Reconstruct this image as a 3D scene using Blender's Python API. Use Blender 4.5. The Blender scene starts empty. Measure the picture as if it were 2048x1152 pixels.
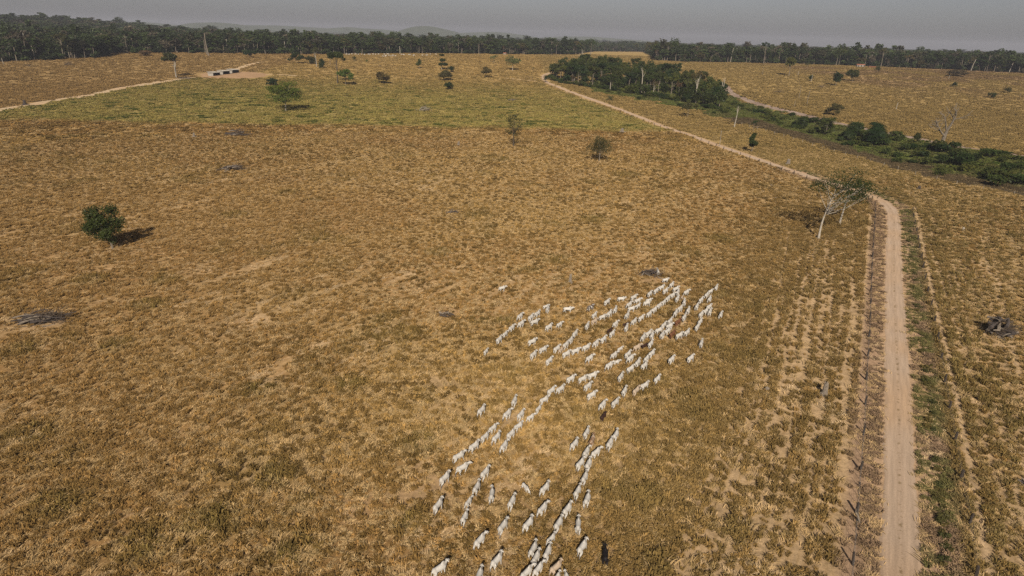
import bpy, math, random
import numpy as np
from mathutils import Matrix, Vector

SC = bpy.context.scene
COL = SC.collection
R = math.radians

# ------------------------------------------------------------------ camera
CAM_H = 57.0
PITCH = R(20.22)
ROLL = R(1.55)
FPX = 1365.0                                   # focal length in photo pixels (photo is 2048 wide)
fw = np.array([0, math.cos(PITCH), -math.sin(PITCH)])
r0 = np.array([1.0, 0, 0])
u0 = np.array([0, math.sin(PITCH), math.cos(PITCH)])
rt = math.cos(ROLL) * r0 + math.sin(ROLL) * u0
up = -math.sin(ROLL) * r0 + math.cos(ROLL) * u0
CAM = np.array([0, 0, CAM_H])
cam_data = bpy.data.cameras.new('drone_camera')
cam_data.sensor_width = 36.0
cam_data.lens = FPX / 2048 * 36.0
cam_data.clip_start = 0.5
cam_data.clip_end = 60000
cam = bpy.data.objects.new('drone_camera', cam_data)
COL.objects.link(cam)
m = Matrix.Identity(4)
for i in range(3):
    m[i][0] = rt[i]; m[i][1] = up[i]; m[i][2] = -fw[i]; m[i][3] = CAM[i]
cam.matrix_world = m
SC.camera = cam


def ray(px, py):
    d = fw + (px - 1024) / FPX * rt + (576 - py) / FPX * up
    return d / np.linalg.norm(d)


# ------------------------------------------------------------------ sky, sun, exposure
SUN_D = ray(1066, 862)                          # the light travels towards the camera's own shadow
world = bpy.data.worlds.new('World')
SC.world = world
world.use_nodes = True
wn = world.node_tree.nodes
wl = world.node_tree.links
wn.clear()
sky = wn.new('ShaderNodeTexSky')
sky.sky_type = 'NISHITA'
sky.sun_disc = False
sky.sun_elevation = math.asin(-SUN_D[2])
sky.sun_rotation = math.atan2(-SUN_D[0], -SUN_D[1])
sky.altitude = 100
sky.air_density = 1.0
sky.dust_density = 1.5
sky.ozone_density = 1.0
hs = wn.new('ShaderNodeHueSaturation')
hs.inputs['Saturation'].default_value = 0.45
bg = wn.new('ShaderNodeBackground')
bg.inputs['Strength'].default_value = 0.050
wo = wn.new('ShaderNodeOutputWorld')
tintn = wn.new('ShaderNodeVectorMath'); tintn.operation = 'MULTIPLY'     # smoke in the air: a mauve grey sky
tintn.inputs[1].default_value = (0.985, 0.975, 1.06)
wl.new(sky.outputs[0], hs.inputs['Color'])
wl.new(hs.outputs[0], tintn.inputs[0])
wl.new(tintn.outputs[0], bg.inputs['Color'])
wl.new(bg.outputs[0], wo.inputs['Surface'])

sun_data = bpy.data.lights.new('sun', 'SUN')
sun_data.energy = 4.6
sun_data.angle = R(0.53)
sun_data.color = (1.0, 0.90, 0.76)
sun = bpy.data.objects.new('sun', sun_data)
COL.objects.link(sun)
sun.rotation_euler = Vector(tuple(SUN_D)).to_track_quat('-Z', 'Y').to_euler()
sun.location = (0, -200, 300)

SC.view_settings.view_transform = 'Standard'
SC.view_settings.look = 'None'
SC.view_settings.exposure = 0.0
SC.view_settings.gamma = 1.0
SC.view_settings.use_curve_mapping = False
SC.cycles.max_bounces = 5
SC.cycles.diffuse_bounces = 2
SC.cycles.transmission_bounces = 2
SC.cycles.transparent_max_bounces = 4
SC.cycles.volume_bounces = 0
SC.cycles.use_denoising = False
SC.cycles.caustics_reflective = False
SC.cycles.caustics_refractive = False


# ------------------------------------------------------------------ noise
def _hash(ix, iy, seed):
    h = (ix.astype(np.int64) * 374761393 + iy.astype(np.int64) * 668265263 + seed * 1442695041) & 0xFFFFFFFF
    h = ((h ^ (h >> 13)) * 1274126177) & 0xFFFFFFFF
    h = (h ^ (h >> 16)) & 0xFFFF
    return h / 65535.0


def vnoise(x, y, seed=0):
    ix = np.floor(x); iy = np.floor(y)
    fx = x - ix; fy = y - iy
    fx = fx * fx * (3 - 2 * fx); fy = fy * fy * (3 - 2 * fy)
    a = _hash(ix, iy, seed); b = _hash(ix + 1, iy, seed)
    c = _hash(ix, iy + 1, seed); d = _hash(ix + 1, iy + 1, seed)
    return (a * (1 - fx) + b * fx) * (1 - fy) + (c * (1 - fx) + d * fx) * fy


def fbm(x, y, octv=3, seed=0):
    s = 0; a = 0.5; t = 0
    for i in range(octv):
        s = s + a * vnoise(x * 2 ** i + 17.3 * i, y * 2 ** i - 9.1 * i, seed + i)
        t += a; a *= 0.5
    return s / t


def sst(a, b, v):
    t = np.clip((v - a) / (b - a), 0, 1)
    return t * t * (3 - 2 * t)


def dpoly(x, y, pts):
    """distance of the points to a polyline"""
    x = np.asarray(x, float); y = np.asarray(y, float)
    best = np.full(x.shape, 1e9)
    for (ax, ay), (bx, by) in zip(pts[:-1], pts[1:]):
        dx, dy = bx - ax, by - ay
        L = dx * dx + dy * dy + 1e-9
        t = np.clip(((x - ax) * dx + (y - ay) * dy) / L, 0, 1)
        best = np.minimum(best, np.hypot(x - ax - t * dx, y - ay - t * dy))
    return best


# ------------------------------------------------------------------ terrain
VALLEY = None


def h0(x, y):
    x = np.asarray(x, float); y = np.asarray(y, float)
    r = np.hypot(x, y)
    far = 27.0 * sst(430, 1180, y + 0.12 * np.abs(x))
    und = 3.2 * (fbm(x / 260.0, y / 260.0, 2, 5) - 0.5) * sst(180, 480, r)
    small = 0.5 * (fbm(x / 16.0, y / 16.0, 2, 9) - 0.5) * sst(1500, 900, r)
    hill = 34 * np.exp(-(((x + 1330) / 420) ** 2 + ((y - 1950) / 480) ** 2))
    und2 = 7 * (fbm(x / 900.0, y / 900.0, 2, 15) - 0.5) * sst(1400, 2600, r)
    return far + und + small + hill + und2 - 9.0 * sst(1350, 2600, r)


def H(x, y):
    z = h0(x, y)
    if VALLEY is not None:
        d = dpoly(x, y, VALLEY)
        z = z - 4.6 * np.exp(-(d / 21.0) ** 2)
    return z


TS = np.concatenate([np.geomspace(48, 500, 420), np.geomspace(502, 4000, 380)])


def ground(px, py):
    """the point of the terrain that a photo pixel looks at"""
    d = ray(px, py)
    P = CAM[None, :] + TS[:, None] * d[None, :]
    dz = P[:, 2] - H(P[:, 0], P[:, 1])
    k = np.where(dz < 0)[0]
    if len(k) == 0:
        t = TS[-1]
    else:
        k = k[0]
        if k == 0:
            t = TS[0]
        else:
            t = TS[k - 1] + (TS[k] - TS[k - 1]) * dz[k - 1] / (dz[k - 1] - dz[k])
    p = CAM + t * d
    return np.array([p[0], p[1], float(H(p[0], p[1]))])


def gpts(pix):
    return [tuple(ground(a, b)[:2]) for a, b in pix]


def mpp(P):
    return float((np.asarray(P) - CAM) @ fw) / FPX


def height_to(P, py):
    v = np.asarray(P) - CAM
    Y = (576 - py) / FPX
    return float((Y * (v @ fw) - v @ up) / (up[2] - Y * fw[2]))


VALLEY_PX = [(1395, 170), (1450, 185), (1550, 226), (1700, 277), (1850, 318), (2048, 366), (2300, 428), (2600, 500)]
_v = gpts(VALLEY_PX)
VALLEY = _v


# ------------------------------------------------------------------ mesh helpers
class MB:
    def __init__(self):
        self.V = []; self.F = []; self.M = []; self.C = []; self.n = 0

    def add(self, V, F, mi=0, c=0.5):
        V = np.asarray(V, float).reshape(-1, 3)
        if not isinstance(F, list):
            F = [F]
        for f in F:
            f = np.asarray(f, int)
            if f.size:
                self.F.append(f + self.n)
                self.M.append(np.full(len(f), mi, int))
        self.V.append(V)
        self.C.append(np.broadcast_to(np.asarray(c, float), (len(V),)).copy())
        self.n += len(V)

    def arrays(self):
        return np.concatenate(self.V), self.F, np.concatenate(self.C)

    def mesh(self, name, mats, smooth=False):
        return np_mesh(name, np.concatenate(self.V), self.F, mats, np.concatenate(self.M), smooth,
                       {'lv': np.concatenate(self.C)})


def np_mesh(name, V, Fs, mats, mi=None, smooth=False, fattr=None, cattr=None):
    me = bpy.data.meshes.new(name)
    me.vertices.add(len(V))
    me.vertices.foreach_set('co', np.ascontiguousarray(V, dtype=np.float32).ravel())
    loops = np.concatenate([f.ravel() for f in Fs]) if Fs else np.zeros(0, int)
    tot = np.concatenate([np.full(len(f), f.shape[1], int) for f in Fs]) if Fs else np.zeros(0, int)
    me.loops.add(len(loops))
    me.loops.foreach_set('vertex_index', loops.astype(np.int32))
    me.polygons.add(len(tot))
    st = np.concatenate([[0], np.cumsum(tot)[:-1]]) if len(tot) else tot
    me.polygons.foreach_set('loop_start', st.astype(np.int32))
    me.polygons.foreach_set('loop_total', tot.astype(np.int32))
    for mt in (mats if isinstance(mats, (list, tuple)) else [mats]):
        me.materials.append(mt)
    if mi is not None:
        me.polygons.foreach_set('material_index', np.asarray(mi, np.int32))
    me.polygons.foreach_set('use_smooth', np.full(len(tot), smooth, bool))
    for k, v in (fattr or {}).items():
        a = me.attributes.new(k, 'FLOAT', 'POINT')
        a.data.foreach_set('value', np.asarray(v, np.float32))
    for k, v in (cattr or {}).items():
        a = me.attributes.new(k, 'FLOAT_COLOR', 'POINT')
        v4 = np.ones((len(v), 4), np.float32); v4[:, :3] = v
        a.data.foreach_set('color', v4.ravel())
    me.update()
    me.validate()
    return me


def tube(path, rad, n=6, cap=True, squash=1.0):
    path = np.asarray(path, float)
    rad = np.broadcast_to(np.asarray(rad, float), (len(path),))
    t = np.gradient(path, axis=0)
    t /= np.linalg.norm(t, axis=1)[:, None] + 1e-9
    mean = t.mean(0)
    ref = np.array([0, 1.0, 0]) if abs(mean[1]) < 0.8 * np.linalg.norm(mean) + 1e-6 else np.array([1.0, 0, 0])
    a = np.cross(ref[None, :], t); a /= np.linalg.norm(a, axis=1)[:, None] + 1e-9
    b = np.cross(t, a)
    ang = np.arange(n) / n * 2 * np.pi
    V = (path[:, None, :] + rad[:, None, None] * (np.cos(ang)[None, :, None] * a[:, None, :]
         + squash * np.sin(ang)[None, :, None] * b[:, None, :])).reshape(-1, 3)
    m_ = len(path)
    i = np.arange(m_ - 1)[:, None] * n + np.arange(n)[None, :]
    j = np.arange(m_ - 1)[:, None] * n + (np.arange(n)[None, :] + 1) % n
    Q = np.stack([i, j, j + n, i + n], -1).reshape(-1, 4)
    Fs = [Q]
    if cap:
        V = np.concatenate([V, path[:1], path[-1:]])
        k = np.arange(n); k2 = (k + 1) % n
        Fs.append(np.stack([k2, k, np.full(n, m_ * n)], -1))
        o = (m_ - 1) * n
        Fs.append(np.stack([o + k, o + k2, np.full(n, m_ * n + 1)], -1))
    return V, Fs


def box(c, s, rz=0.0):
    c = np.asarray(c, float); s = np.asarray(s, float) / 2
    V = np.array([[x, y, z] for x in (-1, 1) for y in (-1, 1) for z in (-1, 1)], float) * s
    if rz:
        cr, sr = math.cos(rz), math.sin(rz)
        V = V @ np.array([[cr, sr, 0], [-sr, cr, 0], [0, 0, 1]])
    Fq = np.array([[0, 1, 3, 2], [4, 6, 7, 5], [0, 4, 5, 1], [2, 3, 7, 6], [0, 2, 6, 4], [1, 5, 7, 3]])
    return V + c, Fq


def ellipsoid(c, r, nu=8, nv=6):
    u = np.arange(nu) / nu * 2 * np.pi
    v = np.linspace(0, np.pi, nv + 1)[1:-1]
    V = np.stack([np.outer(np.sin(v), np.cos(u)), np.outer(np.sin(v), np.sin(u)),
                  np.outer(np.cos(v), np.ones(nu))], -1).reshape(-1, 3)
    V = np.concatenate([V, [[0, 0, 1], [0, 0, -1]]]) * np.asarray(r, float) + np.asarray(c, float)
    i = np.arange(nv - 2)[:, None] * nu + np.arange(nu)[None, :]
    j = np.arange(nv - 2)[:, None] * nu + (np.arange(nu)[None, :] + 1) % nu
    Q = np.stack([i, i + nu, j + nu, j], -1).reshape(-1, 4)
    k = np.arange(nu); k2 = (k + 1) % nu
    o = (nv - 2) * nu
    return V, [Q, np.stack([k, k2, np.full(nu, len(V) - 2)], -1), np.stack([o + k2, o + k, np.full(nu, len(V) - 1)], -1)]


def thing(name, label, cat, loc, group=None, rz=0.0):
    o = bpy.data.objects.new(name, None)
    o.empty_display_size = 0.5
    COL.objects.link(o)
    o.location = tuple(float(v) for v in loc)
    o.rotation_euler = (0, 0, rz)
    o['label'] = label; o['category'] = cat
    if group:
        o['group'] = group
    return o


def part(name, me, parent, kind=None):
    o = bpy.data.objects.new(name, me)
    COL.objects.link(o)
    o.parent = parent
    if kind:
        o['kind'] = kind
    return o


def single(name, me, label=None, cat=None, loc=(0, 0, 0), group=None, kind=None, rz=0.0):
    o = bpy.data.objects.new(name, me)
    COL.objects.link(o)
    o.location = tuple(float(v) for v in loc)
    o.rotation_euler = (0, 0, rz)
    if label: o['label'] = label
    if cat: o['category'] = cat
    if group: o['group'] = group
    if kind: o['kind'] = kind
    return o


# ------------------------------------------------------------------ materials
def nmat(name):
    mt = bpy.data.materials.new(name)
    mt.use_nodes = True
    nt = mt.node_tree
    nt.nodes.clear()
    out = nt.nodes.new('ShaderNodeOutputMaterial')
    return mt, nt, out


def N(nt, t, **kw):
    n = nt.nodes.new(t)
    for k, v in kw.items():
        setattr(n, k, v)
    return n


def mathn(nt, op, a, b=None, c=None):
    n = N(nt, 'ShaderNodeMath', operation=op)
    for i, v in enumerate((a, b, c)):
        if v is None: continue
        if hasattr(v, 'is_linked') or hasattr(v, 'links'):
            nt.links.new(v, n.inputs[i])
        else:
            n.inputs[i].default_value = v
    return n.outputs[0]


def mulcol(nt, col, fac):
    """colour times a scalar socket"""
    n = N(nt, 'ShaderNodeVectorMath', operation='SCALE')
    nt.links.new(col, n.inputs[0])
    nt.links.new(fac, n.inputs['Scale'])
    return n.outputs[0]


def mixcol(nt, fac, a, b):
    n = N(nt, 'ShaderNodeMix', data_type='RGBA')
    for sock, v in ((n.inputs[0], fac), (n.inputs[6], a), (n.inputs[7], b)):
        if hasattr(v, 'links'):
            nt.links.new(v, sock)
        elif isinstance(v, (int, float)):
            sock.default_value = v
        else:
            sock.default_value = (*v, 1)
    return n.outputs[2]


def noise(nt, scale, detail=3, coord=None, rough=0.55):
    n = N(nt, 'ShaderNodeTexNoise')
    n.inputs['Scale'].default_value = scale
    n.inputs['Detail'].default_value = detail
    n.inputs['Roughness'].default_value = rough
    if coord is not None:
        nt.links.new(coord, n.inputs['Vector'])
    return n.outputs['Fac']


def maprange(nt, v, a, b, c, d):
    n = N(nt, 'ShaderNodeMapRange')
    nt.links.new(v, n.inputs[0])
    for i, k in enumerate((a, b, c, d)):
        n.inputs[i + 1].default_value = k
    return n.outputs[0]


def diffuse(nt, col, rough=0.9):
    n = N(nt, 'ShaderNodeBsdfDiffuse')
    n.inputs['Roughness'].default_value = rough
    if hasattr(col, 'links'):
        nt.links.new(col, n.inputs['Color'])
    else:
        n.inputs['Color'].default_value = (*col, 1)
    return n.outputs[0]


def leafshader(nt, out, col, trans=0.25, gloss=0.0):
    d = diffuse(nt, col)
    t = N(nt, 'ShaderNodeBsdfTranslucent')
    nt.links.new(col, t.inputs['Color'])
    mx = N(nt, 'ShaderNodeMixShader')
    mx.inputs[0].default_value = trans
    nt.links.new(d, mx.inputs[1]); nt.links.new(t.outputs[0], mx.inputs[2])
    s = mx.outputs[0]
    if gloss:
        g = N(nt, 'ShaderNodeBsdfGlossy')
        g.inputs['Roughness'].default_value = 0.45
        m2 = N(nt, 'ShaderNodeMixShader')
        m2.inputs[0].default_value = gloss
        nt.links.new(s, m2.inputs[1]); nt.links.new(g.outputs[0], m2.inputs[2])
        s = m2.outputs[0]
    nt.links.new(s, out.inputs['Surface'])


def mat_instanced(name, trans, gloss=0.0, lo=0.62, hi=1.4):
    """leaf or grass colour carried by each scattered instance"""
    mt, nt, out = nmat(name)
    a = N(nt, 'ShaderNodeAttribute', attribute_name='tint', attribute_type='INSTANCER')
    l = N(nt, 'ShaderNodeAttribute', attribute_name='lv')
    f = maprange(nt, l.outputs['Fac'], 0, 1, lo, hi)
    leafshader(nt, out, mulcol(nt, a.outputs['Color'], f), trans, gloss)
    return mt


def mat_leaf(name, col, trans=0.25, gloss=0.012, var=0.25):
    """leaves: the colour varies from leaf to leaf and from tree to tree"""
    mt, nt, out = nmat(name)
    l = N(nt, 'ShaderNodeAttribute', attribute_name='lv')
    oi = N(nt, 'ShaderNodeObjectInfo')
    f = maprange(nt, l.outputs['Fac'], 0, 1, 0.55, 1.5)
    g = maprange(nt, oi.outputs['Random'], 0, 1, 1 - var, 1 + var)
    c2 = mixcol(nt, oi.outputs['Random'], col, (col[0] * 1.25 + 0.012, col[1] * 0.98, col[2] * 0.9))
    leafshader(nt, out, mulcol(nt, c2, mathn(nt, 'MULTIPLY', f, g)), trans, gloss)
    return mt


def mat_plain(name, col, col2=None, scale=3.0, rough=0.9, stretch=None):
    mt, nt, out = nmat(name)
    tc = N(nt, 'ShaderNodeTexCoord')
    v = tc.outputs['Object']
    if stretch:
        mp = N(nt, 'ShaderNodeMapping')
        mp.inputs['Scale'].default_value = stretch
        nt.links.new(v, mp.inputs[0]); v = mp.outputs[0]
    f = maprange(nt, noise(nt, scale, 4, v), 0.3, 0.7, 0, 1)
    c = mixcol(nt, f, col, col2 or tuple(x * 0.6 for x in col))
    nt.links.new(diffuse(nt, c, rough), out.inputs['Surface'])
    return mt


M_LEAF = {
    'dark': mat_leaf('leaf_dark', (0.028, 0.052, 0.014)),
    'deep': mat_leaf('leaf_deep', (0.030, 0.060, 0.016), gloss=0.02),
    'mid': mat_leaf('leaf_mid', (0.058, 0.088, 0.022)),
    'bright': mat_leaf('leaf_bright', (0.075, 0.125, 0.024)),
    'pale': mat_leaf('leaf_pale', (0.125, 0.145, 0.050)),
    'brown': mat_leaf('leaf_brown', (0.085, 0.072, 0.036)),
    'olive': mat_leaf('leaf_olive', (0.070, 0.075, 0.028)),
    'weed': mat_leaf('leaf_weed', (0.105, 0.112, 0.040)),
    'palm': mat_leaf('leaf_palm', (0.036, 0.058, 0.022), gloss=0.025),
}
M_BARK = mat_plain('bark_grey', (0.26, 0.22, 0.17), (0.13, 0.105, 0.08), 2.0, stretch=(4, 4, 0.7))
M_BARK_PALE = mat_plain('bark_pale', (0.52, 0.47, 0.39), (0.27, 0.23, 0.18), 1.5, stretch=(4, 4, 0.7))
M_BARK_DARK = mat_plain('bark_dark', (0.12, 0.095, 0.07), (0.055, 0.045, 0.035), 2.0, stretch=(4, 4, 0.7))
M_DEAD = mat_plain('dead_wood', (0.34, 0.285, 0.225), (0.10, 0.08, 0.062), 2.5, stretch=(5, 5, 0.8))
M_CHAR = mat_plain('charred_wood', (0.12, 0.10, 0.09), (0.035, 0.03, 0.028), 2.5, stretch=(5, 5, 0.8))
M_TWIG = mat_plain('dry_twigs', (0.15, 0.115, 0.085), (0.08, 0.06, 0.045), 3.0)
M_POST = mat_plain('weathered_post', (0.085, 0.068, 0.055), (0.035, 0.028, 0.024), 4.0, stretch=(6, 6, 0.6))
M_STAKE = mat_plain('grey_stake', (0.36, 0.32, 0.26), (0.2, 0.17, 0.14), 4.0, stretch=(6, 6, 0.6))
M_WIRE = mat_plain('fence_wire', (0.3, 0.29, 0.28), (0.2, 0.19, 0.18), 5.0)
M_TUFT = mat_instanced('dry_grass_blades', 0.15)
M_FOREST = mat_instanced('forest_leaves', 0.2, 0.02, 0.5, 1.5)

# ------------------------------------------------------------------ plan: roads, fences, trails (traced on the ground)
ROAD_PX = [(1802, 1260), (1801, 1152), (1800, 1040), (1799, 940), (1797, 850), (1796, 760), (1793, 690), (1790, 620),
           (1788, 560), (1787, 510), (1788, 470), (1788, 440), (1783, 419), (1768, 404), (1745, 393), (1710, 381),
           (1660, 366), (1610, 350), (1560, 334), (1500, 313), (1440, 292), (1380, 270), (1330, 254), (1280, 234),
           (1235, 217), (1190, 201), (1150, 187), (1115, 173), (1096, 166), (1088, 160), (1086, 153), (1092, 148), (1106, 145)]
LFENCE_PX = [(1690, 1290), (1703, 1152), (1712, 1048), (1719, 950), (1726, 869), (1730, 801), (1733, 738), (1738, 660),
             (1741, 584), (1744, 520), (1748, 455), (1751, 416), (1744, 404), (1715, 392), (1660, 375), (1587, 348), (1525, 327),
             (1470, 307), (1424, 290), (1375, 273), (1325, 256), (1275, 238), (1230, 222), (1185, 206), (1147, 192), (1108, 177), (1088, 168)]
RFENCE_PX = [(1968, 1290), (1950, 1152), (1939, 1056), (1921, 959), (1907, 875), (1895, 805), (1885, 750), (1879, 705), (1869, 650),
             (1854, 584), (1844, 530), (1835, 480), (1828, 445), (1823, 420)]
VFENCE_PX = [(1480, 248), (1545, 268), (1594, 282), (1642, 297), (1678, 307), (1717, 318), (1761, 330), (1811, 345), (1870, 359), (1930, 374),
             (1985, 383), (2060, 398), (2160, 420)]
LROAD_PX = [(-160, 245), (-60, 229), (0, 220), (60, 210), (110, 201), (180, 190), (240, 177), (300, 167), (345, 161), (385, 155)]
TRACK2_PX = [(455, 146), (475, 138), (492, 131), (508, 127), (524, 124)]
PATH2_PX = [(500, 150), (540, 148), (565, 149.5), (600, 152)]
GTRACK_PX = [(1448, 172), (1462, 186), (1490, 199), (1525, 211), (1560, 219), (1620, 233), (1700, 253), (1800, 271), (1880, 287), (1960, 300), (2048, 313), (2160, 330)]
GATEPATH_PX = [(1000, 156), (1040, 158.5), (1078, 163)]
ROAD = gpts(ROAD_PX); LFENCE = gpts(LFENCE_PX); RFENCE = gpts(RFENCE_PX); VFENCE = gpts(VFENCE_PX)
LROAD = gpts(LROAD_PX); TRACK2 = gpts(TRACK2_PX); PATH2 = gpts(PATH2_PX); GTRACK = gpts(GTRACK_PX); GATEPATH = gpts(GATEPATH_PX)
YARD = ground(470, 149)
YARD_A = ground(395, 150); YARD_B = ground(545, 149.5)
YARD_N = ground(470, 158); YARD_F = ground(470, 143)

TRAILS = [  # (photo polyline, width in metres, strength)
    ([(1690, 1200), (1694, 1050), (1695, 960), (1690, 860), (1685, 760), (1692, 700), (1705, 640), (1708, 590), (1705, 560)], 1.1, 1.0),
    ([(1722, 860), (1725, 760), (1727, 690), (1731, 620), (1734, 560), (1737, 480), (1741, 430)], 1.9, 1.0),
    ([(1688, 1200), (1697, 1090), (1706, 980), (1713, 900), (1719, 845)], 1.9, 1.0),
    ([(1585, 770), (1592, 720), (1618, 690), (1640, 665), (1665, 635), (1690, 620)], 0.6, 0.8),
    ([(1650, 680), (1668, 655), (1695, 622)], 0.5, 0.8),
    ([(1648, 580), (1680, 605), (1698, 618)], 0.5, 0.7),
    ([(1560, 1190), (1600, 1050), (1636, 920), (1670, 820), (1684, 770)], 0.5, 0.6),
    ([(1480, 1190), (1530, 1060), (1560, 960), (1580, 860), (1582, 790)], 0.5, 0.6),
    ([(1640, 1190), (1655, 1040), (1672, 900), (1684, 800)], 0.5, 0.7),
    ([(1490, 900), (1540, 830), (1582, 770)], 0.4, 0.5),
    ([(1650, 640), (1662, 560), (1675, 500), (1688, 450)], 0.35, 0.5),
    ([(1688, 640), (1695, 560), (1704, 480), (1712, 430)], 0.35, 0.5),
    ([(1830, 415), (1838, 455), (1848, 500), (1860, 560), (1872, 620), (1890, 690), (1910, 780), (1925, 860), (1945, 960), (1965, 1060), (1985, 1190)], 1.4, 1.0),
    ([(1832, 420), (1862, 430), (1866, 455), (1862, 485), (1868, 520), (1880, 560), (1896, 600), (1902, 616)], 0.5, 0.9),
    ([(1862, 430), (1876, 465), (1885, 500), (1900, 510)], 0.4, 0.8),
    ([(1835, 412), (1880, 425), (1930, 440), (1970, 455)], 0.5, 0.6),
    ([(1902, 616), (1915, 660), (1930, 720), (1940, 780), (1960, 850), (1985, 950)], 0.5, 0.7),
    ([(1955, 730), (1975, 700), (2040, 690)], 0.8, 0.5),
    ([(2000, 830), (1960, 880), (1950, 905)], 0.6, 0.5),
    ([(1030, 1150), (1090, 1050), (1150, 960), (1200, 880), (1260, 790), (1330, 690), (1390, 610)], 1.0, 0.35),
    ([(860, 1000), (930, 920), (1010, 850), (1090, 780), (1180, 730), (1290, 650)], 1.2, 0.4),
    ([(700, 1010), (800, 960), (870, 900), (960, 870)], 0.9, 0.35),
    ([(1100, 1120), (1180, 1000), (1270, 880), (1340, 780), (1390, 700)], 0.8, 0.3),
    ([(150, 820), (260, 760), (360, 700), (480, 640)], 0.6, 0.3),
    ([(60, 1120), (200, 1050), (340, 1000), (500, 930), (640, 860), (760, 810)], 0.8, 0.35),
    ([(420, 1150), (520, 1090), (640, 1010), (760, 950)], 0.7, 0.3),
    ([(1020, 790), (1100, 740), (1200, 690), (1290, 630)], 0.7, 0.3),
    ([(1345, 520), (1358, 500), (1362, 480), (1375, 440)], 0.4, 0.5),
    ([(1330, 940), (1420, 840), (1500, 760), (1580, 700)], 0.5, 0.35),
    ([(1380, 1150), (1470, 1000), (1540, 880), (1580, 790)], 0.5, 0.4),
    ([(1340, 700), (1420, 715), (1500, 745), (1600, 800)], 0.5, 0.3),
    ([(1400, 560), (1440, 580), (1500, 560), (1560, 545)], 0.5, 0.35),
    ([(45, 262), (80, 300)], 0.7, 0.4),
    ([(1100, 174), (1125, 182), (1150, 193), (1180, 202)], 3.0, 0.7),
]
_rt = np.random.default_rng(17)
for _i in range(19):        # faint cattle paths that fan out from the fence corner
    x0 = 1310 + _i * 20 + _rt.uniform(-6, 6); xe = 1560 + _i * 8.4 + _rt.uniform(-12, 12); ye = _rt.uniform(430, 640)
    TRAILS.append(([(x0, 1200), (x0 + (xe - x0) * 0.40 + _rt.normal(0, 5), 1000), (x0 + (xe - x0) * 0.70 + _rt.normal(0, 5), 830), (xe, ye)], 0.62, _rt.uniform(0.85, 1.0)))
for _i in range(9):
    x0 = 1985 + _i * 14; TRAILS.append(([(x0 + 40, 1190), (x0 - 10 + _rt.normal(0, 6), 950), (x0 - 60 + _rt.normal(0, 6), 720), (x0 - 110, 520)], 0.5, _rt.uniform(0.5, 0.8)))
for _i in range(30):        # and across the open field
    x0 = _rt.uniform(-40, 1250); y0 = _rt.uniform(560, 1200); L = _rt.uniform(150, 420)
    TRAILS.append(([(x0, y0), (x0 + L * 0.5, y0 - L * _rt.uniform(0.16, 0.26)), (x0 + L, y0 - L * _rt.uniform(0.36, 0.5))], 0.3, _rt.uniform(0.25, 0.5)))
TRAILS = [(gpts(p), w * 0.85, s) for p, w, s in TRAILS]
SPOTS = [  # dark olive clumps: photo pixel, radius in metres
    (520, 780, 5), (545, 950, 5), (840, 885, 5), (590, 1100, 5), (235, 690, 5), (300, 1090, 6), (1440, 480, 8), (1510, 620, 6), (1380, 800, 4),
    (1400, 830, 4), (1290, 1000, 4), (1300, 990, 3), (1440, 590, 5), (60, 870, 6), (330, 560, 6), (1230, 980, 4), (700, 770, 5), (470, 430, 7),
    (120, 1010, 6), (420, 1050, 6), (1470, 1060, 4), (1330, 1140, 4), (760, 640, 4), (1110, 520, 6), (640, 480, 6), (1190, 440, 8), (880, 505, 6),
    (1010, 640, 4), (1500, 720, 5), (1440, 700, 4), (300, 610, 6), (40, 700, 5), (820, 1040, 4), (180, 560, 6), (1000, 320, 9), (1250, 350, 10)]
SPOTS = [(*ground(a, b)[:2], r) for a, b, r in SPOTS]
BARE = [(510, 640, 4), (970, 448, 4), (848, 438, 3), (880, 760, 4), (820, 690, 4), (860, 985, 6), (400, 290, 3), (1385, 690, 4), (1420, 715, 4), (890, 625, 4),
        (90, 650, 5), (1330, 566, 5), (1305, 560, 4), (1640, 482, 3), (1682, 455, 3), (225, 500, 3), (1995, 690, 5), (700, 1020, 4), (640, 690, 3), (1150, 190, 6)]
BARE = [(*ground(a, b)[:2], r) for a, b, r in BARE]
LUSH_A = sorted(gpts([(-400, 222), (0, 237), (320, 246), (640, 252), (960, 257), (1290, 262), (1400, 266)]))
LAX = np.array([p[0] for p in LUSH_A]); LAY = np.array([p[1] for p in LUSH_A])
_rp = sorted([(p[1], p[0]) for p in LFENCE]); RY = np.array([p[0] for p in _rp]); RX = np.array([p[1] for p in _rp])
_lp = sorted(LROAD); LX = np.array([p[0] for p in _lp]); LY = np.array([p[1] for p in _lp])
_s0, _s1 = ground(0, 900), ground(500, 690)
STREAK = math.atan2(_s1[1] - _s0[1], _s1[0] - _s0[0])


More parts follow.
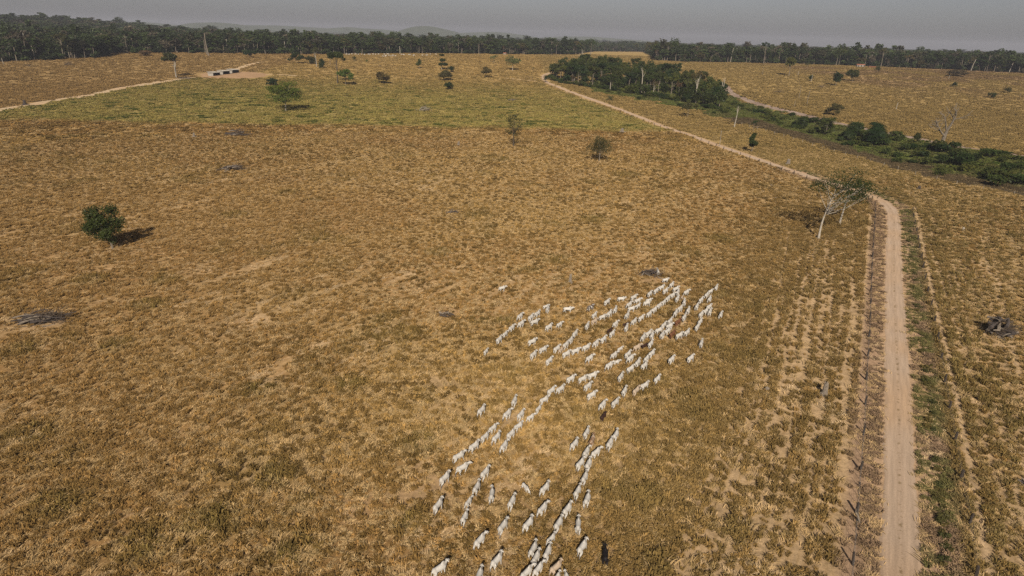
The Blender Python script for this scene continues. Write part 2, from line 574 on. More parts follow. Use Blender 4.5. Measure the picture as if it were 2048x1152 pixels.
def field(x, y):
    """masks of the pasture at ground points"""
    r = np.hypot(x, y)
    bare = np.zeros_like(x)
    near = r < 700
    xn, yn = x[near], y[near]
    wob = (fbm(xn / 2.2, yn / 2.2, 2, 31) - 0.5)
    b = np.zeros_like(xn)
    for pts, w, s in TRAILS:
        px = [p[0] for p in pts]; py = [p[1] for p in pts]
        sel = (xn > min(px) - 6) & (xn < max(px) + 6) & (yn > min(py) - 6) & (yn < max(py) + 6)
        if not sel.any():
            continue
        d = dpoly(xn[sel], yn[sel], pts) + wob[sel] * 0.22
        b[sel] = np.maximum(b[sel], s * sst(w * 0.62 + 0.14, w * 0.2, d))
    for sx, sy, rr in BARE:
        d = np.hypot(xn - sx, yn - sy) + wob * rr * 1.2
        b = np.maximum(b, 0.38 * sst(rr, rr * 0.2, d))
    bare[near] = b
    dark = sst(0.58, 0.80, fbm(x / 12.0, y / 12.0, 3, 41)) * 0.6
    for sx, sy, rr in SPOTS:
        d = np.hypot(x - sx, y - sy)
        dark = np.maximum(dark, 0.95 * sst(rr, rr * 0.25, d))
    dark *= (1 - bare)
    ca, sa = math.cos(STREAK), math.sin(STREAK)
    us, vs = x * ca + y * sa, -x * sa + y * ca
    streak = fbm(us / 14.0, vs / 1.9, 3, 51)
    pale = sst(0.52, 0.72, streak) * sst(520, 200, r) * sst(0.35, 0.65, fbm(x / 40, y / 40, 2, 61))
    lush = sst(-8, 12, y - np.interp(x, LAX, LAY) + 26 * (fbm(x / 16, y / 16, 3, 71) - 0.5))
    lush *= sst(900, 560, y) * sst(3, -3, x - np.interp(y, RY, RX))
    lush *= np.where(x < LX[-1], sst(5, -5, y - np.interp(x, LX, LY)), 1.0)
    dr = dpoly(x, y, ROAD)
    vd = dpoly(x, y, VALLEY)
    return dict(bare=bare, dark=dark, pale=pale, lush=lush, dr=dr, vd=vd, r=r)


def left_field(x, y):
    return (y > np.interp(x, LX, LY)) * (x < LX[-1] + 40) * sst(1500, 1300, y)


def row_mask(x, y):
    """the trodden ground along both fences where the tussocks stand apart"""
    d = np.interp(y, RY, RX) - x
    a = sst(58, 22, d) * (d > 0)
    b = sst(-34, -16, d) * (d < -11)
    return np.maximum(a, 0.8 * b) * sst(330, 240, y)


def yard_mask(x, y):
    ax = (YARD_B[0] - YARD_A[0]) / 2 + 6
    ay = (YARD_F[1] - YARD_N[1]) / 2
    cx = (YARD_A[0] + YARD_B[0]) / 2; cy = (YARD_F[1] + YARD_N[1]) / 2
    d = np.sqrt(((x - cx) / ax) ** 2 + ((y - cy) / ay) ** 2) + 0.25 * (fbm(x / 18, y / 18, 2, 81) - 0.5)
    return sst(1.05, 0.85, d)


STRIP = np.array(gpts([(1180, 183), (1300, 202), (1400, 222), (1480, 246), (1545, 266), (1594, 280), (1642, 295), (1678, 305), (1717, 316), (1761, 328), (1811, 343), (1870, 357),
                       (1930, 372), (2048, 394), (2160, 418), (2160, 332), (2048, 315), (1960, 302), (1880, 289), (1800, 273), (1700, 255), (1620, 235), (1560, 221), (1500, 205),
                       (1450, 180), (1430, 172), (1300, 150), (1180, 160)]))


def inside_np(x, y, poly):
    c = np.zeros(x.shape, bool)
    for (x1, y1), (x2, y2) in zip(poly, np.roll(poly, -1, 0)):
        if y1 == y2: continue
        c ^= ((y1 > y) != (y2 > y)) & (x < (x2 - x1) * (y - y1) / (y2 - y1) + x1)
    return c


def strip_mask(x, y):
    ins = np.zeros(x.shape); t_ = np.zeros(x.shape)
    jx = x + 13 * (vnoise(x / 9, y / 9, 115) - 0.5); jy = y + 13 * (vnoise(x / 9, y / 9, 116) - 0.5)
    sel = (x > STRIP[:, 0].min() - 5) & (x < STRIP[:, 0].max() + 5) & (y > STRIP[:, 1].min() - 5) & (y < STRIP[:, 1].max() + 5)
    ins[sel] = inside_np(jx[sel], jy[sel], STRIP)
    a = dpoly(x[sel], y[sel], VFENCE); b = dpoly(x[sel], y[sel], GTRACK)
    t_[sel] = np.where(x[sel] < VFENCE[0][0] - 10, 0.8, a / (a + b + 1e-6))
    return ins, t_


def lerp(a, b, t):
    return a + (np.asarray(b) - a) * t[:, None]


def ground_color(x, y, f):
    n1 = fbm(x / 55.0, y / 55.0, 3, 101); n2 = fbm(x / 6.0, y / 6.0, 2, 103)
    c = np.empty((len(x), 3)); c[:] = (0.262, 0.170, 0.072)
    c = lerp(c, (0.232, 0.138, 0.056), sst(0.42, 0.66, n1))
    c = lerp(c, (0.315, 0.212, 0.100), sst(0.5, 0.8, n2) * 0.5)
    c = lerp(c, (0.225, 0.132, 0.055), sst(-20, -110, x) * sst(330, 200, y) * 0.6)
    c = lerp(c, (0.190, 0.135, 0.055), f['dark'] * 0.7)
    c = lerp(c, (0.215, 0.172, 0.058), f['lush'] * 0.8)
    far = sst(420, 900, y) * (1 - f['lush'])
    c = lerp(c, (0.285, 0.192, 0.072), far * 0.8)
    c = lerp(c, (0.245, 0.162, 0.072), left_field(x, y) * 0.8)
    c = lerp(c, (0.245, 0.172, 0.070), sst(0, 6, x - np.interp(y, RY, RX)) * sst(300, 340, y) * 0.7)
    redr = sst(640, 900, y) * sst(350, 420, x)
    c = lerp(c, (0.235, 0.150, 0.085), redr * sst(0.4, 0.6, n1) * 0.7)
    c = lerp(c, (0.400, 0.280, 0.150), f['pale'] * 0.45)
    c = lerp(c, (0.440, 0.318, 0.200), f['bare'] * 0.9)
    dr = f['dr']
    nearroad = (y < 330)
    rows_ = row_mask(x, y)
    c = lerp(c, (0.310, 0.212, 0.112), rows_ * 0.7)
    c = lerp(c, (0.265, 0.176, 0.115), sst(7.2, 5.6, dr) * nearroad * 0.85)
    c = lerp(c, (0.36, 0.245, 0.15), sst(4.0, 2.2, dr) * 0.8)
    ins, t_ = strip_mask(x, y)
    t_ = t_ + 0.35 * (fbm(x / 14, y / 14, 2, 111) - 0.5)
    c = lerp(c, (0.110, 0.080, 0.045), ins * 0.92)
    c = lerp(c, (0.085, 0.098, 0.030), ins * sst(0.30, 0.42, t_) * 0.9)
    return np.clip(c, 0.01, 1)


# ------------------------------------------------------------------ ground
angs = np.concatenate([np.linspace(-58, 58, 680), np.linspace(58, 302, 46)[1:-1]])
angs = np.radians(angs)
rads = np.concatenate([np.linspace(1.5, 50, 8), np.geomspace(54, 450, 430), np.geomspace(452, 1300, 130), np.geomspace(1320, 12000, 50)])
AA, RR_ = np.meshgrid(angs, rads)
gx = (RR_ * np.sin(AA)).ravel(); gy = (RR_ * np.cos(AA)).ravel()
gz = H(gx, gy)
gf = field(gx, gy)
gz = gz + 0.14 * (fbm(gx / 0.9, gy / 0.9, 2, 21) - 0.5) * sst(500, 200, np.hypot(gx, gy)) * sst(2.6, 4.5, gf['dr'])
gc = ground_color(gx, gy, gf)
na, nr = len(angs), len(rads)
ii = np.arange(nr - 1)[:, None] * na + np.arange(na)[None, :]
jj = np.arange(nr - 1)[:, None] * na + (np.arange(na)[None, :] + 1) % na
gq = np.stack([ii, ii + na, jj + na, jj], -1).reshape(-1, 4)
gx = np.append(gx, 0.0); gy = np.append(gy, 0.0); gz = np.append(gz, float(H(0.0, 0.0))); gc = np.vstack([gc, gc[:1]])
k = np.arange(na)
gt = np.stack([np.full(na, len(gx) - 1), k, (k + 1) % na], -1)

mt, nt, out = nmat('pasture_soil_and_litter')
ac = N(nt, 'ShaderNodeAttribute', attribute_name='gcol')
geo = N(nt, 'ShaderNodeNewGeometry')
pos = geo.outputs['Position']
n1 = noise(nt, 1.1, 5, pos, 0.65)
n2 = noise(nt, 0.16, 3, pos)
n3 = noise(nt, 5.0, 3, pos)
f = mathn(nt, 'MULTIPLY', maprange(nt, n1, 0.3, 0.7, 0.68, 1.28), maprange(nt, n2, 0.3, 0.7, 0.86, 1.12))
f = mathn(nt, 'MULTIPLY', f, maprange(nt, n3, 0.3, 0.7, 0.82, 1.16))
col = mulcol(nt, ac.outputs['Color'], f)
dif = N(nt, 'ShaderNodeBsdfDiffuse'); dif.inputs['Roughness'].default_value = 1.0
bmp = N(nt, 'ShaderNodeBump'); bmp.inputs['Strength'].default_value = 0.7; bmp.inputs['Distance'].default_value = 0.25
nt.links.new(n1, bmp.inputs['Height'])
nt.links.new(bmp.outputs[0], dif.inputs['Normal'])
nt.links.new(col, dif.inputs['Color'])
nt.links.new(dif.outputs[0], out.inputs['Surface'])
M_GROUND = mt
gme = np_mesh('ground', np.stack([gx, gy, gz], -1), [gq, gt], M_GROUND, smooth=True, cattr={'gcol': gc})
single('ground', gme, kind='structure')


# ------------------------------------------------------------------ roads
def resample(pts, step):
    pts = np.asarray(pts, float)
    for _ in range(2):
        q = [pts[0]]
        for a, b in zip(pts[:-1], pts[1:]):
            q += [a * 0.75 + b * 0.25, a * 0.25 + b * 0.75]
        pts = np.array(q + [pts[-1]])
    s = np.concatenate([[0], np.cumsum(np.hypot(*np.diff(pts, axis=0).T))])
    n = max(2, int(s[-1] / step) + 1)
    t = np.linspace(0, s[-1], n)
    return np.stack([np.interp(t, s, pts[:, 0]), np.interp(t, s, pts[:, 1])], -1), t


def strip(name, pts, half, mat, step=1.5, lift=0.05, seed=0, nw=17, rough=0.35):
    P, s = resample(pts, step)
    T = np.gradient(P, axis=0); T /= np.linalg.norm(T, axis=1)[:, None] + 1e-9
    Nn = np.stack([-T[:, 1], T[:, 0]], -1)
    u = np.linspace(-1, 1, nw)
    V = []; U = []
    wl_ = half * (1 + rough * (fbm(s / 5.0, s * 0 + 3.1, 3, seed) - 0.5) * 2)
    wr_ = half * (1 + rough * (fbm(s / 5.0, s * 0 + 8.7, 3, seed + 7) - 0.5) * 2)
    X = np.where(u[None, :] < 0, u[None, :] * wl_[:, None], u[None, :] * wr_[:, None])
    xx = P[:, 0, None] + Nn[:, 0, None] * X; yy = P[:, 1, None] + Nn[:, 1, None] * X
    prof = lift * (1 - np.abs(u) ** 6) - 0.06 * np.exp(-((np.abs(u) - 0.48) / 0.16) ** 2)
    prof[0] = prof[-1] = -0.10
    zz = H(xx, yy) + prof[None, :] + 0.03
    V = np.stack([xx, yy, zz], -1).reshape(-1, 3)
    n = len(P)
    i = np.arange(n - 1)[:, None] * nw + np.arange(nw - 1)[None, :]
    Q = np.stack([i, i + 1, i + 1 + nw, i + nw], -1).reshape(-1, 4)
    me = np_mesh(name, V, [Q], mat, smooth=True, fattr={'across': np.tile(u, n), 'along': np.repeat(s, nw)})
    return single(name, me, kind='structure')


def mat_road(name, c_track, c_mid, c_red, midw=0.0):
    mt, nt, out = nmat(name)
    a = N(nt, 'ShaderNodeAttribute', attribute_name='across').outputs['Fac']
    geo = N(nt, 'ShaderNodeNewGeometry'); pos = geo.outputs['Position']
    ab = mathn(nt, 'ABSOLUTE', a)
    big = noise(nt, 0.045, 2, pos)
    c = mixcol(nt, maprange(nt, big, 0.42, 0.62, 0, 1), c_track, c_red)
    d = mathn(nt, 'ABSOLUTE', mathn(nt, 'SUBTRACT', ab, 0.47))
    wheel = maprange(nt, d, 0.10, 0.34, 1, 0)
    nz = noise(nt, 2.4, 4, pos)
    c = mixcol(nt, mathn(nt, 'MULTIPLY', maprange(nt, wheel, 0, 1, 0.45, 0), maprange(nt, nz, 0.3, 0.6, 0.2, 1)), c, c_mid)
    # scattered litter and weeds along the crown of the road
    w = mathn(nt, 'MULTIPLY', maprange(nt, ab, 0.03, 0.16, 1, 0), maprange(nt, noise(nt, 1.1, 4, pos), 0.52, 0.62, 0, 0.85))
    c = mixcol(nt, w, c, (0.17, 0.12, 0.065))
    al = N(nt, 'ShaderNodeAttribute', attribute_name='along').outputs['Fac']
    cx_ = N(nt, 'ShaderNodeCombineXYZ')
    nt.links.new(mathn(nt, 'MULTIPLY', a, 2.3), cx_.inputs[0]); nt.links.new(mathn(nt, 'MULTIPLY', al, 0.05), cx_.inputs[1])
    st = noise(nt, 2.4, 3, cx_.outputs[0])
    fine = mathn(nt, 'MULTIPLY', maprange(nt, noise(nt, 6.0, 4, pos), 0.3, 0.7, 0.84, 1.14), maprange(nt, st, 0.3, 0.7, 0.86, 1.13))
    c = mulcol(nt, c, fine)
    nt.links.new(diffuse(nt, c, 1.0), out.inputs['Surface'])
    return mt


M_ROAD = mat_road('road_dirt', (0.335, 0.250, 0.180), (0.290, 0.208, 0.143), (0.345, 0.240, 0.155))
M_ROAD2 = mat_road('track_dirt', (0.40, 0.30, 0.19), (0.30, 0.21, 0.115), (0.40, 0.28, 0.17))
M_GTRACK = mat_road('grey_track_dirt', (0.27, 0.205, 0.165), (0.12, 0.085, 0.065), (0.21, 0.15, 0.12))
strip('dirt_road', ROAD, 2.25, M_ROAD, seed=3, rough=0.16)
strip('dirt_track', LROAD, 6.0, M_ROAD2, 4, 0.10, 5, 11, 0.3)
strip('dirt_track', TRACK2, 4.0, M_ROAD2, 4, 0.12, 6, 11, 0.5)
strip('footpath', PATH2, 2.4, M_ROAD2, 4, 0.12, 8, 7, 0.5)
strip('footpath', GATEPATH, 3.0, M_ROAD2, 4, 0.12, 9, 7, 0.5)
strip('farm_track', GTRACK, 4.2, M_GTRACK, 4, 0.12, 11, 11, 0.5)
# the red earth yard round the sheds
tt = np.linspace(0, 2 * np.pi, 73)[:-1]
cx = (YARD_A[0] + YARD_B[0]) / 2; cy = (YARD_F[1] + YARD_N[1]) / 2
ax_ = ((YARD_B[0] - YARD_A[0]) / 2 + 4) * 0.9; ay_ = (YARD_F[1] - YARD_N[1]) / 2
V = [[cx, cy, float(H(cx, cy)) + 0.22]]
for q, kk in enumerate((0.25, 0.5, 0.75, 0.95, 1.0)):
    w = kk * (1 + 0.14 * (fbm(np.cos(tt) * 2.2, np.sin(tt) * 2.2, 2, 131) - 0.5) * 2)
    xx = cx + ax_ * w * np.cos(tt); yy = cy + ay_ * w * np.sin(tt)
    zz = H(xx, yy) + (0.22 if q < 4 else -0.15)
    V += list(np.stack([xx, yy, zz], -1))
nn = len(tt); k = np.arange(nn); k2 = (k + 1) % nn
Ft = np.stack([np.zeros(nn, int), 1 + k, 1 + k2], -1)
Fq = np.concatenate([np.stack([1 + q * nn + k, 1 + (q + 1) * nn + k, 1 + (q + 1) * nn + k2, 1 + q * nn + k2], -1) for q in range(4)])
M_YARD = mat_plain('red_earth', (0.32, 0.205, 0.118), (0.25, 0.160, 0.090), 0.10)
single('dirt_yard', np_mesh('dirt_yard', np.array(V), [Ft, Fq], M_YARD, smooth=True), kind='structure')


# ------------------------------------------------------------------ scattering (grass, far forest): one object, its own geometry nodes
def scatter(name, protos, pts, pid, rot, scl, tint, mats, kind='stuff'):
    V = []; F = []; MI = []; LV = []; PID = []; n = 0
    for q, (v, fs, lv, mi) in enumerate(protos):
        V.append(v); LV.append(lv); PID.append(np.full(len(v), q))
        for f_, m_ in zip(fs, mi):
            F.append(np.asarray(f_) + n); MI.append(np.full(len(f_), m_))
        n += len(v)
    np_ = len(pts)
    V = np.concatenate(V + [pts]); LV = np.concatenate(LV + [np.zeros(np_)])
    PIDA = np.concatenate(PID + [pid])
    me = np_mesh(name, V, F, mats, np.concatenate(MI), fattr={'lv': LV, 'is_pt': np.concatenate([np.zeros(n), np.ones(np_)])})
    a = me.attributes.new('pid', 'INT', 'POINT'); a.data.foreach_set('value', PIDA.astype(np.int32))
    rv = np.zeros((n + np_, 3), np.float32); rv[n:, 2] = rot
    a = me.attributes.new('rotv', 'FLOAT_VECTOR', 'POINT'); a.data.foreach_set('vector', rv.ravel())
    sv = np.ones((n + np_, 3), np.float32); sv[n:] = scl
    a = me.attributes.new('sclv', 'FLOAT_VECTOR', 'POINT'); a.data.foreach_set('vector', sv.ravel())
    tv = np.ones((n + np_, 4), np.float32); tv[n:, :3] = tint
    a = me.attributes.new('tint', 'FLOAT_COLOR', 'POINT'); a.data.foreach_set('color', tv.ravel())
    o = single(name, me, kind=kind)
    ng = bpy.data.node_groups.new(name + '_scatter', 'GeometryNodeTree')
    ng.interface.new_socket('Geometry', in_out='INPUT', socket_type='NodeSocketGeometry')
    ng.interface.new_socket('Geometry', in_out='OUTPUT', socket_type='NodeSocketGeometry')
    gi = ng.nodes.new('NodeGroupInput'); go = ng.nodes.new('NodeGroupOutput')

    def attr(nm, ty):
        x = ng.nodes.new('GeometryNodeInputNamedAttribute'); x.data_type = ty
        x.inputs['Name'].default_value = nm
        return x.outputs['Attribute']
    sep = ng.nodes.new('GeometryNodeSeparateGeometry'); sep.domain = 'POINT'
    cmp_ = ng.nodes.new('FunctionNodeCompare'); cmp_.data_type = 'FLOAT'; cmp_.operation = 'GREATER_THAN'
    ng.links.new(attr('is_pt', 'FLOAT'), cmp_.inputs[0]); cmp_.inputs[1].default_value = 0.5
    ng.links.new(gi.outputs[0], sep.inputs[0]); ng.links.new(cmp_.outputs[0], sep.inputs['Selection'])
    spl = ng.nodes.new('GeometryNodeSplitToInstances'); spl.domain = 'POINT'
    ng.links.new(sep.outputs['Inverted'], spl.inputs[0])
    ng.links.new(attr('pid', 'INT'), spl.inputs['Group ID'])
    iop = ng.nodes.new('GeometryNodeInstanceOnPoints')
    ng.links.new(sep.outputs['Selection'], iop.inputs['Points'])
    ng.links.new(spl.outputs[0], iop.inputs['Instance'])
    iop.inputs['Pick Instance'].default_value = True
    ng.links.new(attr('pid', 'INT'), iop.inputs['Instance Index'])
    e2r = ng.nodes.new('FunctionNodeEulerToRotation')
    ng.links.new(attr('rotv', 'FLOAT_VECTOR'), e2r.inputs[0])
    ng.links.new(e2r.outputs[0], iop.inputs['Rotation'])
    ng.links.new(attr('sclv', 'FLOAT_VECTOR'), iop.inputs['Scale'])
    ng.links.new(iop.outputs[0], go.inputs[0])
    md = o.modifiers.new('scatter', 'NODES'); md.node_group = ng
    return o


def tuft_proto(rng, nb, rad, hh, wid, cx=0.0, cy=0.0, lean=0.5):
    """a tussock: blades that fan out of one root"""
    az = rng.uniform(0, 2 * np.pi, nb); rb = rad * 0.5 * np.sqrt(rng.random(nb))
    out_ = rad * rng.uniform(0.35, 1.15, nb); hz = hh * rng.uniform(0.55, 1.1, nb)
    az2 = az + rng.normal(0, 0.5, nb)
    bx, by = cx + rb * np.cos(az), cy + rb * np.sin(az)
    tx, ty = bx + out_ * np.cos(az2), by + out_ * np.sin(az2)
    mx, my, mz = bx + (tx - bx) * 0.42, by + (ty - by) * 0.42, hz * 0.86
    tz = hz * rng.uniform(0.55, 1.0, nb)
    px, py = -np.sin(az2) * wid, np.cos(az2) * wid
    V = np.stack([np.stack([bx - px, by - py, -0.05 + 0 * bx], -1), np.stack([bx + px, by + py, -0.05 + 0 * bx], -1),
                  np.stack([mx + px, my + py, mz], -1), np.stack([mx - px, my - py, mz], -1), np.stack([tx, ty, tz], -1)], 1)
    b = np.arange(nb)[:, None] * 5
    Q = b + np.array([[0, 1, 2, 3]]); T = b + np.array([[3, 2, 4]])
    lv = np.repeat(rng.random(nb), 5)
    return V.reshape(-1, 3), Q, T, lv


rng = np.random.default_rng(7)
protos = []
for q in range(6):      # single tussocks
    v, Q, T, lv = tuft_proto(rng, 26, rng.uniform(0.34, 0.46), rng.uniform(0.34, 0.52), 0.036)
    protos.append((v, [Q, T], lv, [0, 0]))
def straw_proto(rng, nb):
    x0 = rng.uniform(-0.5, 0.3, nb); y0 = rng.normal(0, 0.3, nb); a = rng.normal(0, 0.55, nb); L = rng.uniform(0.4, 0.95, nb)
    w = rng.uniform(0.016, 0.03, nb); z0 = rng.uniform(0.03, 0.16, nb)
    dx, dy = np.cos(a) * L, np.sin(a) * L
    px, py = -np.sin(a) * w, np.cos(a) * w
    V = np.stack([np.stack([x0 - px, y0 - py, z0], -1), np.stack([x0 + px, y0 + py, z0], -1), np.stack([x0 + dx * 0.5 + px, y0 + dy * 0.5 + py, z0 + 0.10], -1),
                  np.stack([x0 + dx * 0.5 - px, y0 + dy * 0.5 - py, z0 + 0.10], -1), np.stack([x0 + dx, y0 + dy, z0 + 0.03], -1)], 1)
    b = np.arange(nb)[:, None] * 5
    return V.reshape(-1, 3), b + np.array([[0, 1, 2, 3]]), b + np.array([[3, 2, 4]]), np.repeat(rng.random(nb), 5)


for q in range(3):
    v, Q, T, lv = straw_proto(rng, 20)
    protos.append((v, [Q, T], lv, [0, 0]))
for q in range(4):      # patches of tussocks for farther out
    vs, qs, ts, ls, n = [], [], [], [], 0
    for c in range(9):
        v, Q, T, lv = tuft_proto(rng, 7, rng.uniform(0.5, 0.9), rng.uniform(0.35, 0.75), 0.22, *rng.uniform(-2.4, 2.4, 2))
        vs.append(v); qs.append(Q + n); ts.append(T + n); ls.append(np.clip(lv * 0.6 + rng.random() * 0.4, 0, 1)); n += len(v)
    protos.append((np.concatenate(vs), [np.concatenate(qs), np.concatenate(ts)], np.concatenate(ls), [0, 0]))


def wedge(n, ra, rb):
    a = rng.uniform(-R(56), R(56), n)
    r = np.sqrt(rng.uniform(ra * ra, rb * rb, n))
    return r * np.sin(a), r * np.cos(a)


bands = [(52, 130, 4.2, 0), (130, 240, 2.9, 0), (240, 430, 1.75, 0), (430, 760, 0.16, 1), (760, 1230, 0.075, 1), (1230, 1500, 0.03, 1)]
X, Y, PID, SCL = [], [], [], []
for ra, rb, dens, kind_ in bands:
    n = int(dens * 0.5 * 2 * R(56) * (rb * rb - ra * ra))
    x, y = wedge(n, ra, rb)
    X.append(x); Y.append(y)
    if kind_ == 0:
        PID.append(np.where(rng.random(n) < 0.36, rng.integers(6, 9, n), rng.integers(0, 6, n))); SCL.append(rng.uniform(0.6, 1.4, n) * (1.0 if rb <= 240 else 1.25))
    else:
        PID.append(rng.integers(9, 13, n)); SCL.append(rng.uniform(0.7, 1.25, n))
x, y = wedge(60000, 52, 260)          # closer tussocks on the strips beside the fences
sel = row_mask(x, y) > 0.25
X.append(x[sel]); Y.append(y[sel]); PID.append(rng.integers(0, 6, sel.sum())); SCL.append(rng.uniform(0.5, 1.0, sel.sum()))
X = np.concatenate(X); Y = np.concatenate(Y); PID = np.concatenate(PID); SCL = np.concatenate(SCL)
ff = field(X, Y)
# the tussocks stand close in some places, thin out in others and leave the trails free
cl = fbm(X / 3.2, Y / 3.2, 2, 201)
keep = rng.random(len(X)) > np.clip(1.15 * ff['bare'] + (0.62 * ff['pale'] + 0.42 * sst(0.55, 0.30, cl)) * (1 - 0.95 * row_mask(X, Y)), 0, 0.97)
rows = row_mask(X, Y)
keep &= ~((PID >= 6) & (PID < 9) & (rng.random(len(X)) < rows * 0.55))
keep &= ~((rng.random(len(X)) < rows * 0.12 * (ff['dr'] > 7.2)))
keep &= ff['dr'] > 2.25 + 2.4 * sst(330, 440, ff['r']) + 0.5 * (vnoise(X / 1.5, Y / 1.5, 207) - 0.3)
keep &= (dpoly(X, Y, LROAD) > 4.6 + 2.2 * (vnoise(X / 9, Y / 9, 209) - 0.5)) & (dpoly(X, Y, TRACK2) > 3.6) & (dpoly(X, Y, GTRACK) > 3.4) & (dpoly(X, Y, PATH2) > 2.2)
keep &= yard_mask(X, Y) < 0.5
SCL = SCL * (1 + 0.25 * rows)
X, Y, PID, SCL, rows = X[keep], Y[keep], PID[keep], SCL[keep], rows[keep]
ff = {k_: v_[keep] for k_, v_ in ff.items()}
n = len(X)
rnd = rng.random(n)
n1 = fbm(X / 55.0, Y / 55.0, 3, 101); n4 = fbm(X / 6.0, Y / 6.0, 3, 203)
tint = np.empty((n, 3)); tint[:] = (0.395, 0.252, 0.088)
tint = lerp(tint, (0.325, 0.190, 0.066), sst(0.40, 0.66, n1) * 0.85)
tint = lerp(tint, (0.47, 0.345, 0.175), (rnd > 0.72) * 0.8)
tint = lerp(tint, (0.140, 0.088, 0.029), (rnd < 0.38) * (0.62 + 0.36 * sst(0.4, 0.65, n4)))
tint = lerp(tint, (0.315, 0.188, 0.068), sst(-10, -90, X) * sst(330, 200, Y) * 0.6)
tint = lerp(tint, (0.165, 0.122, 0.038), ff['dark'] * (0.3 + 0.6 * rng.random(n)))
tint = lerp(tint, (0.285, 0.245, 0.070), ff['lush'] * 0.88 * rng.uniform(0.6, 1, n))
tint = lerp(tint, (0.085, 0.095, 0.022), ff['lush'] * sst(0.60, 0.72, n4))
far = sst(420, 900, Y) * (1 - ff['lush'])
tint = lerp(tint, (0.365, 0.250, 0.088), far * 0.7)
tint = lerp(tint, (0.205, 0.140, 0.052), rows * 0.75 * rng.uniform(0.5, 1, n))
right_ = sst(0, 6, X - np.interp(Y, RY, RX)) * sst(420, 330, Y)
tint = lerp(tint, (0.185, 0.145, 0.052), right_ * 0.6 * rng.random(n))
tint = lerp(tint, (0.285, 0.182, 0.072), left_field(X, Y) * 0.75)
tint = lerp(tint, (0.275, 0.196, 0.072), sst(0, 6, X - np.interp(Y, RY, RX)) * sst(300, 340, Y) * 0.7)
redr = sst(640, 900, Y) * sst(350, 420, X)
tint = lerp(tint, (0.20, 0.125, 0.065), redr * sst(0.4, 0.6, n1) * 0.7)
verge = sst(7.4, 6.0, ff['dr']) * (Y < 330)
tint = lerp(tint, (0.235, 0.158, 0.102), verge * 0.85)
rside = verge * (X > np.interp(Y, *[np.array(v) for v in zip(*sorted([(p[1], p[0]) for p in ROAD]))]))
tint = lerp(tint, (0.130, 0.122, 0.042), rside * sst(0.36, 0.54, n4) * 0.9)
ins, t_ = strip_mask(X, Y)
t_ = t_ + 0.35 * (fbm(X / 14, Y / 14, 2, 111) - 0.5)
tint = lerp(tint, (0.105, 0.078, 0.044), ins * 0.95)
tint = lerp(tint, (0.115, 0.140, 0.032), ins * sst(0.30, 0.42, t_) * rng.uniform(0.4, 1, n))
straw = (PID >= 6) & (PID < 9)
tint = lerp(tint, (0.50, 0.350, 0.170) + 0.10 * ff['pale'][:, None], straw * 0.75 * (1 - 0.5 * ff['lush']) * (1 - 0.6 * ins))
tint *= 1.07 * rng.uniform(0.78, 1.22, n)[:, None]
Z = H(X, Y)
SCL = SCL * np.where(rnd < 0.38, 1.2, np.where(rnd > 0.72, 0.9, 1.0))
sz = SCL * (1 + 0.7 * ff['dark'] - 0.3 * verge) * (1 - 0.35 * ff['pale'])
scl = np.stack([SCL * (1 + 0.25 * ff['dark']), SCL * (1 + 0.25 * ff['dark']), sz], -1)
scatter('dry_grass', protos, np.stack([X, Y, Z], -1), PID, np.where(straw, STREAK + rng.normal(0, 0.35, n), rng.uniform(0, 6.28, n)), scl, tint, [M_TUFT])


# ------------------------------------------------------------------ trees
def leaves(mb, rng, C, size, mi=0, lv=None, up_bias=0.3, aspect=0.6):
    """small diamond leaf sprays at the given points"""
    n = len(C)
    nrm = rng.normal(0, 1, (n, 3)); nrm[:, 2] = np.abs(nrm[:, 2]) + up_bias
    nrm /= np.linalg.norm(nrm, axis=1)[:, None]
    t = rng.normal(0, 1, (n, 3)); a = np.cross(nrm, t); a /= np.linalg.norm(a, axis=1)[:, None] + 1e-9
    b = np.cross(nrm, a)
    s = size * rng.uniform(0.6, 1.35, n)[:, None]
    bend = nrm * s * 0.25
    V = np.stack([C - a * s, C - b * s * aspect + bend, C + a * s, C + b * s * aspect + bend], 1).reshape(-1, 3)
    Q = np.arange(n)[:, None] * 4 + np.array([[0, 1, 2, 3]])
    l = np.repeat(rng.random(n) if lv is None else lv, 4)
    mb.add(V, Q, mi, l)


def clump_points(rng, clumps, n, shell=0.55):
    w = np.array([(c[1][0] * c[1][1] * c[1][2]) ** 0.667 for c in clumps]); w /= w.sum()
    idx = rng.choice(len(clumps), n, p=w)
    cc = np.array([c[0] for c in clumps])[idx]; rr = np.array([c[1] for c in clumps])[idx]
    d = rng.normal(0, 1, (n, 3)); d /= np.linalg.norm(d, axis=1)[:, None]
    rad = shell + (1 - shell) * rng.random(n)
    rad *= 1 + 0.12 * rng.normal(0, 1, n)
    base = rng.random(len(clumps))
    return cc + d * rr * rad[:, None], np.clip(base[idx] * 0.55 + rng.random(n) * 0.45, 0, 1)


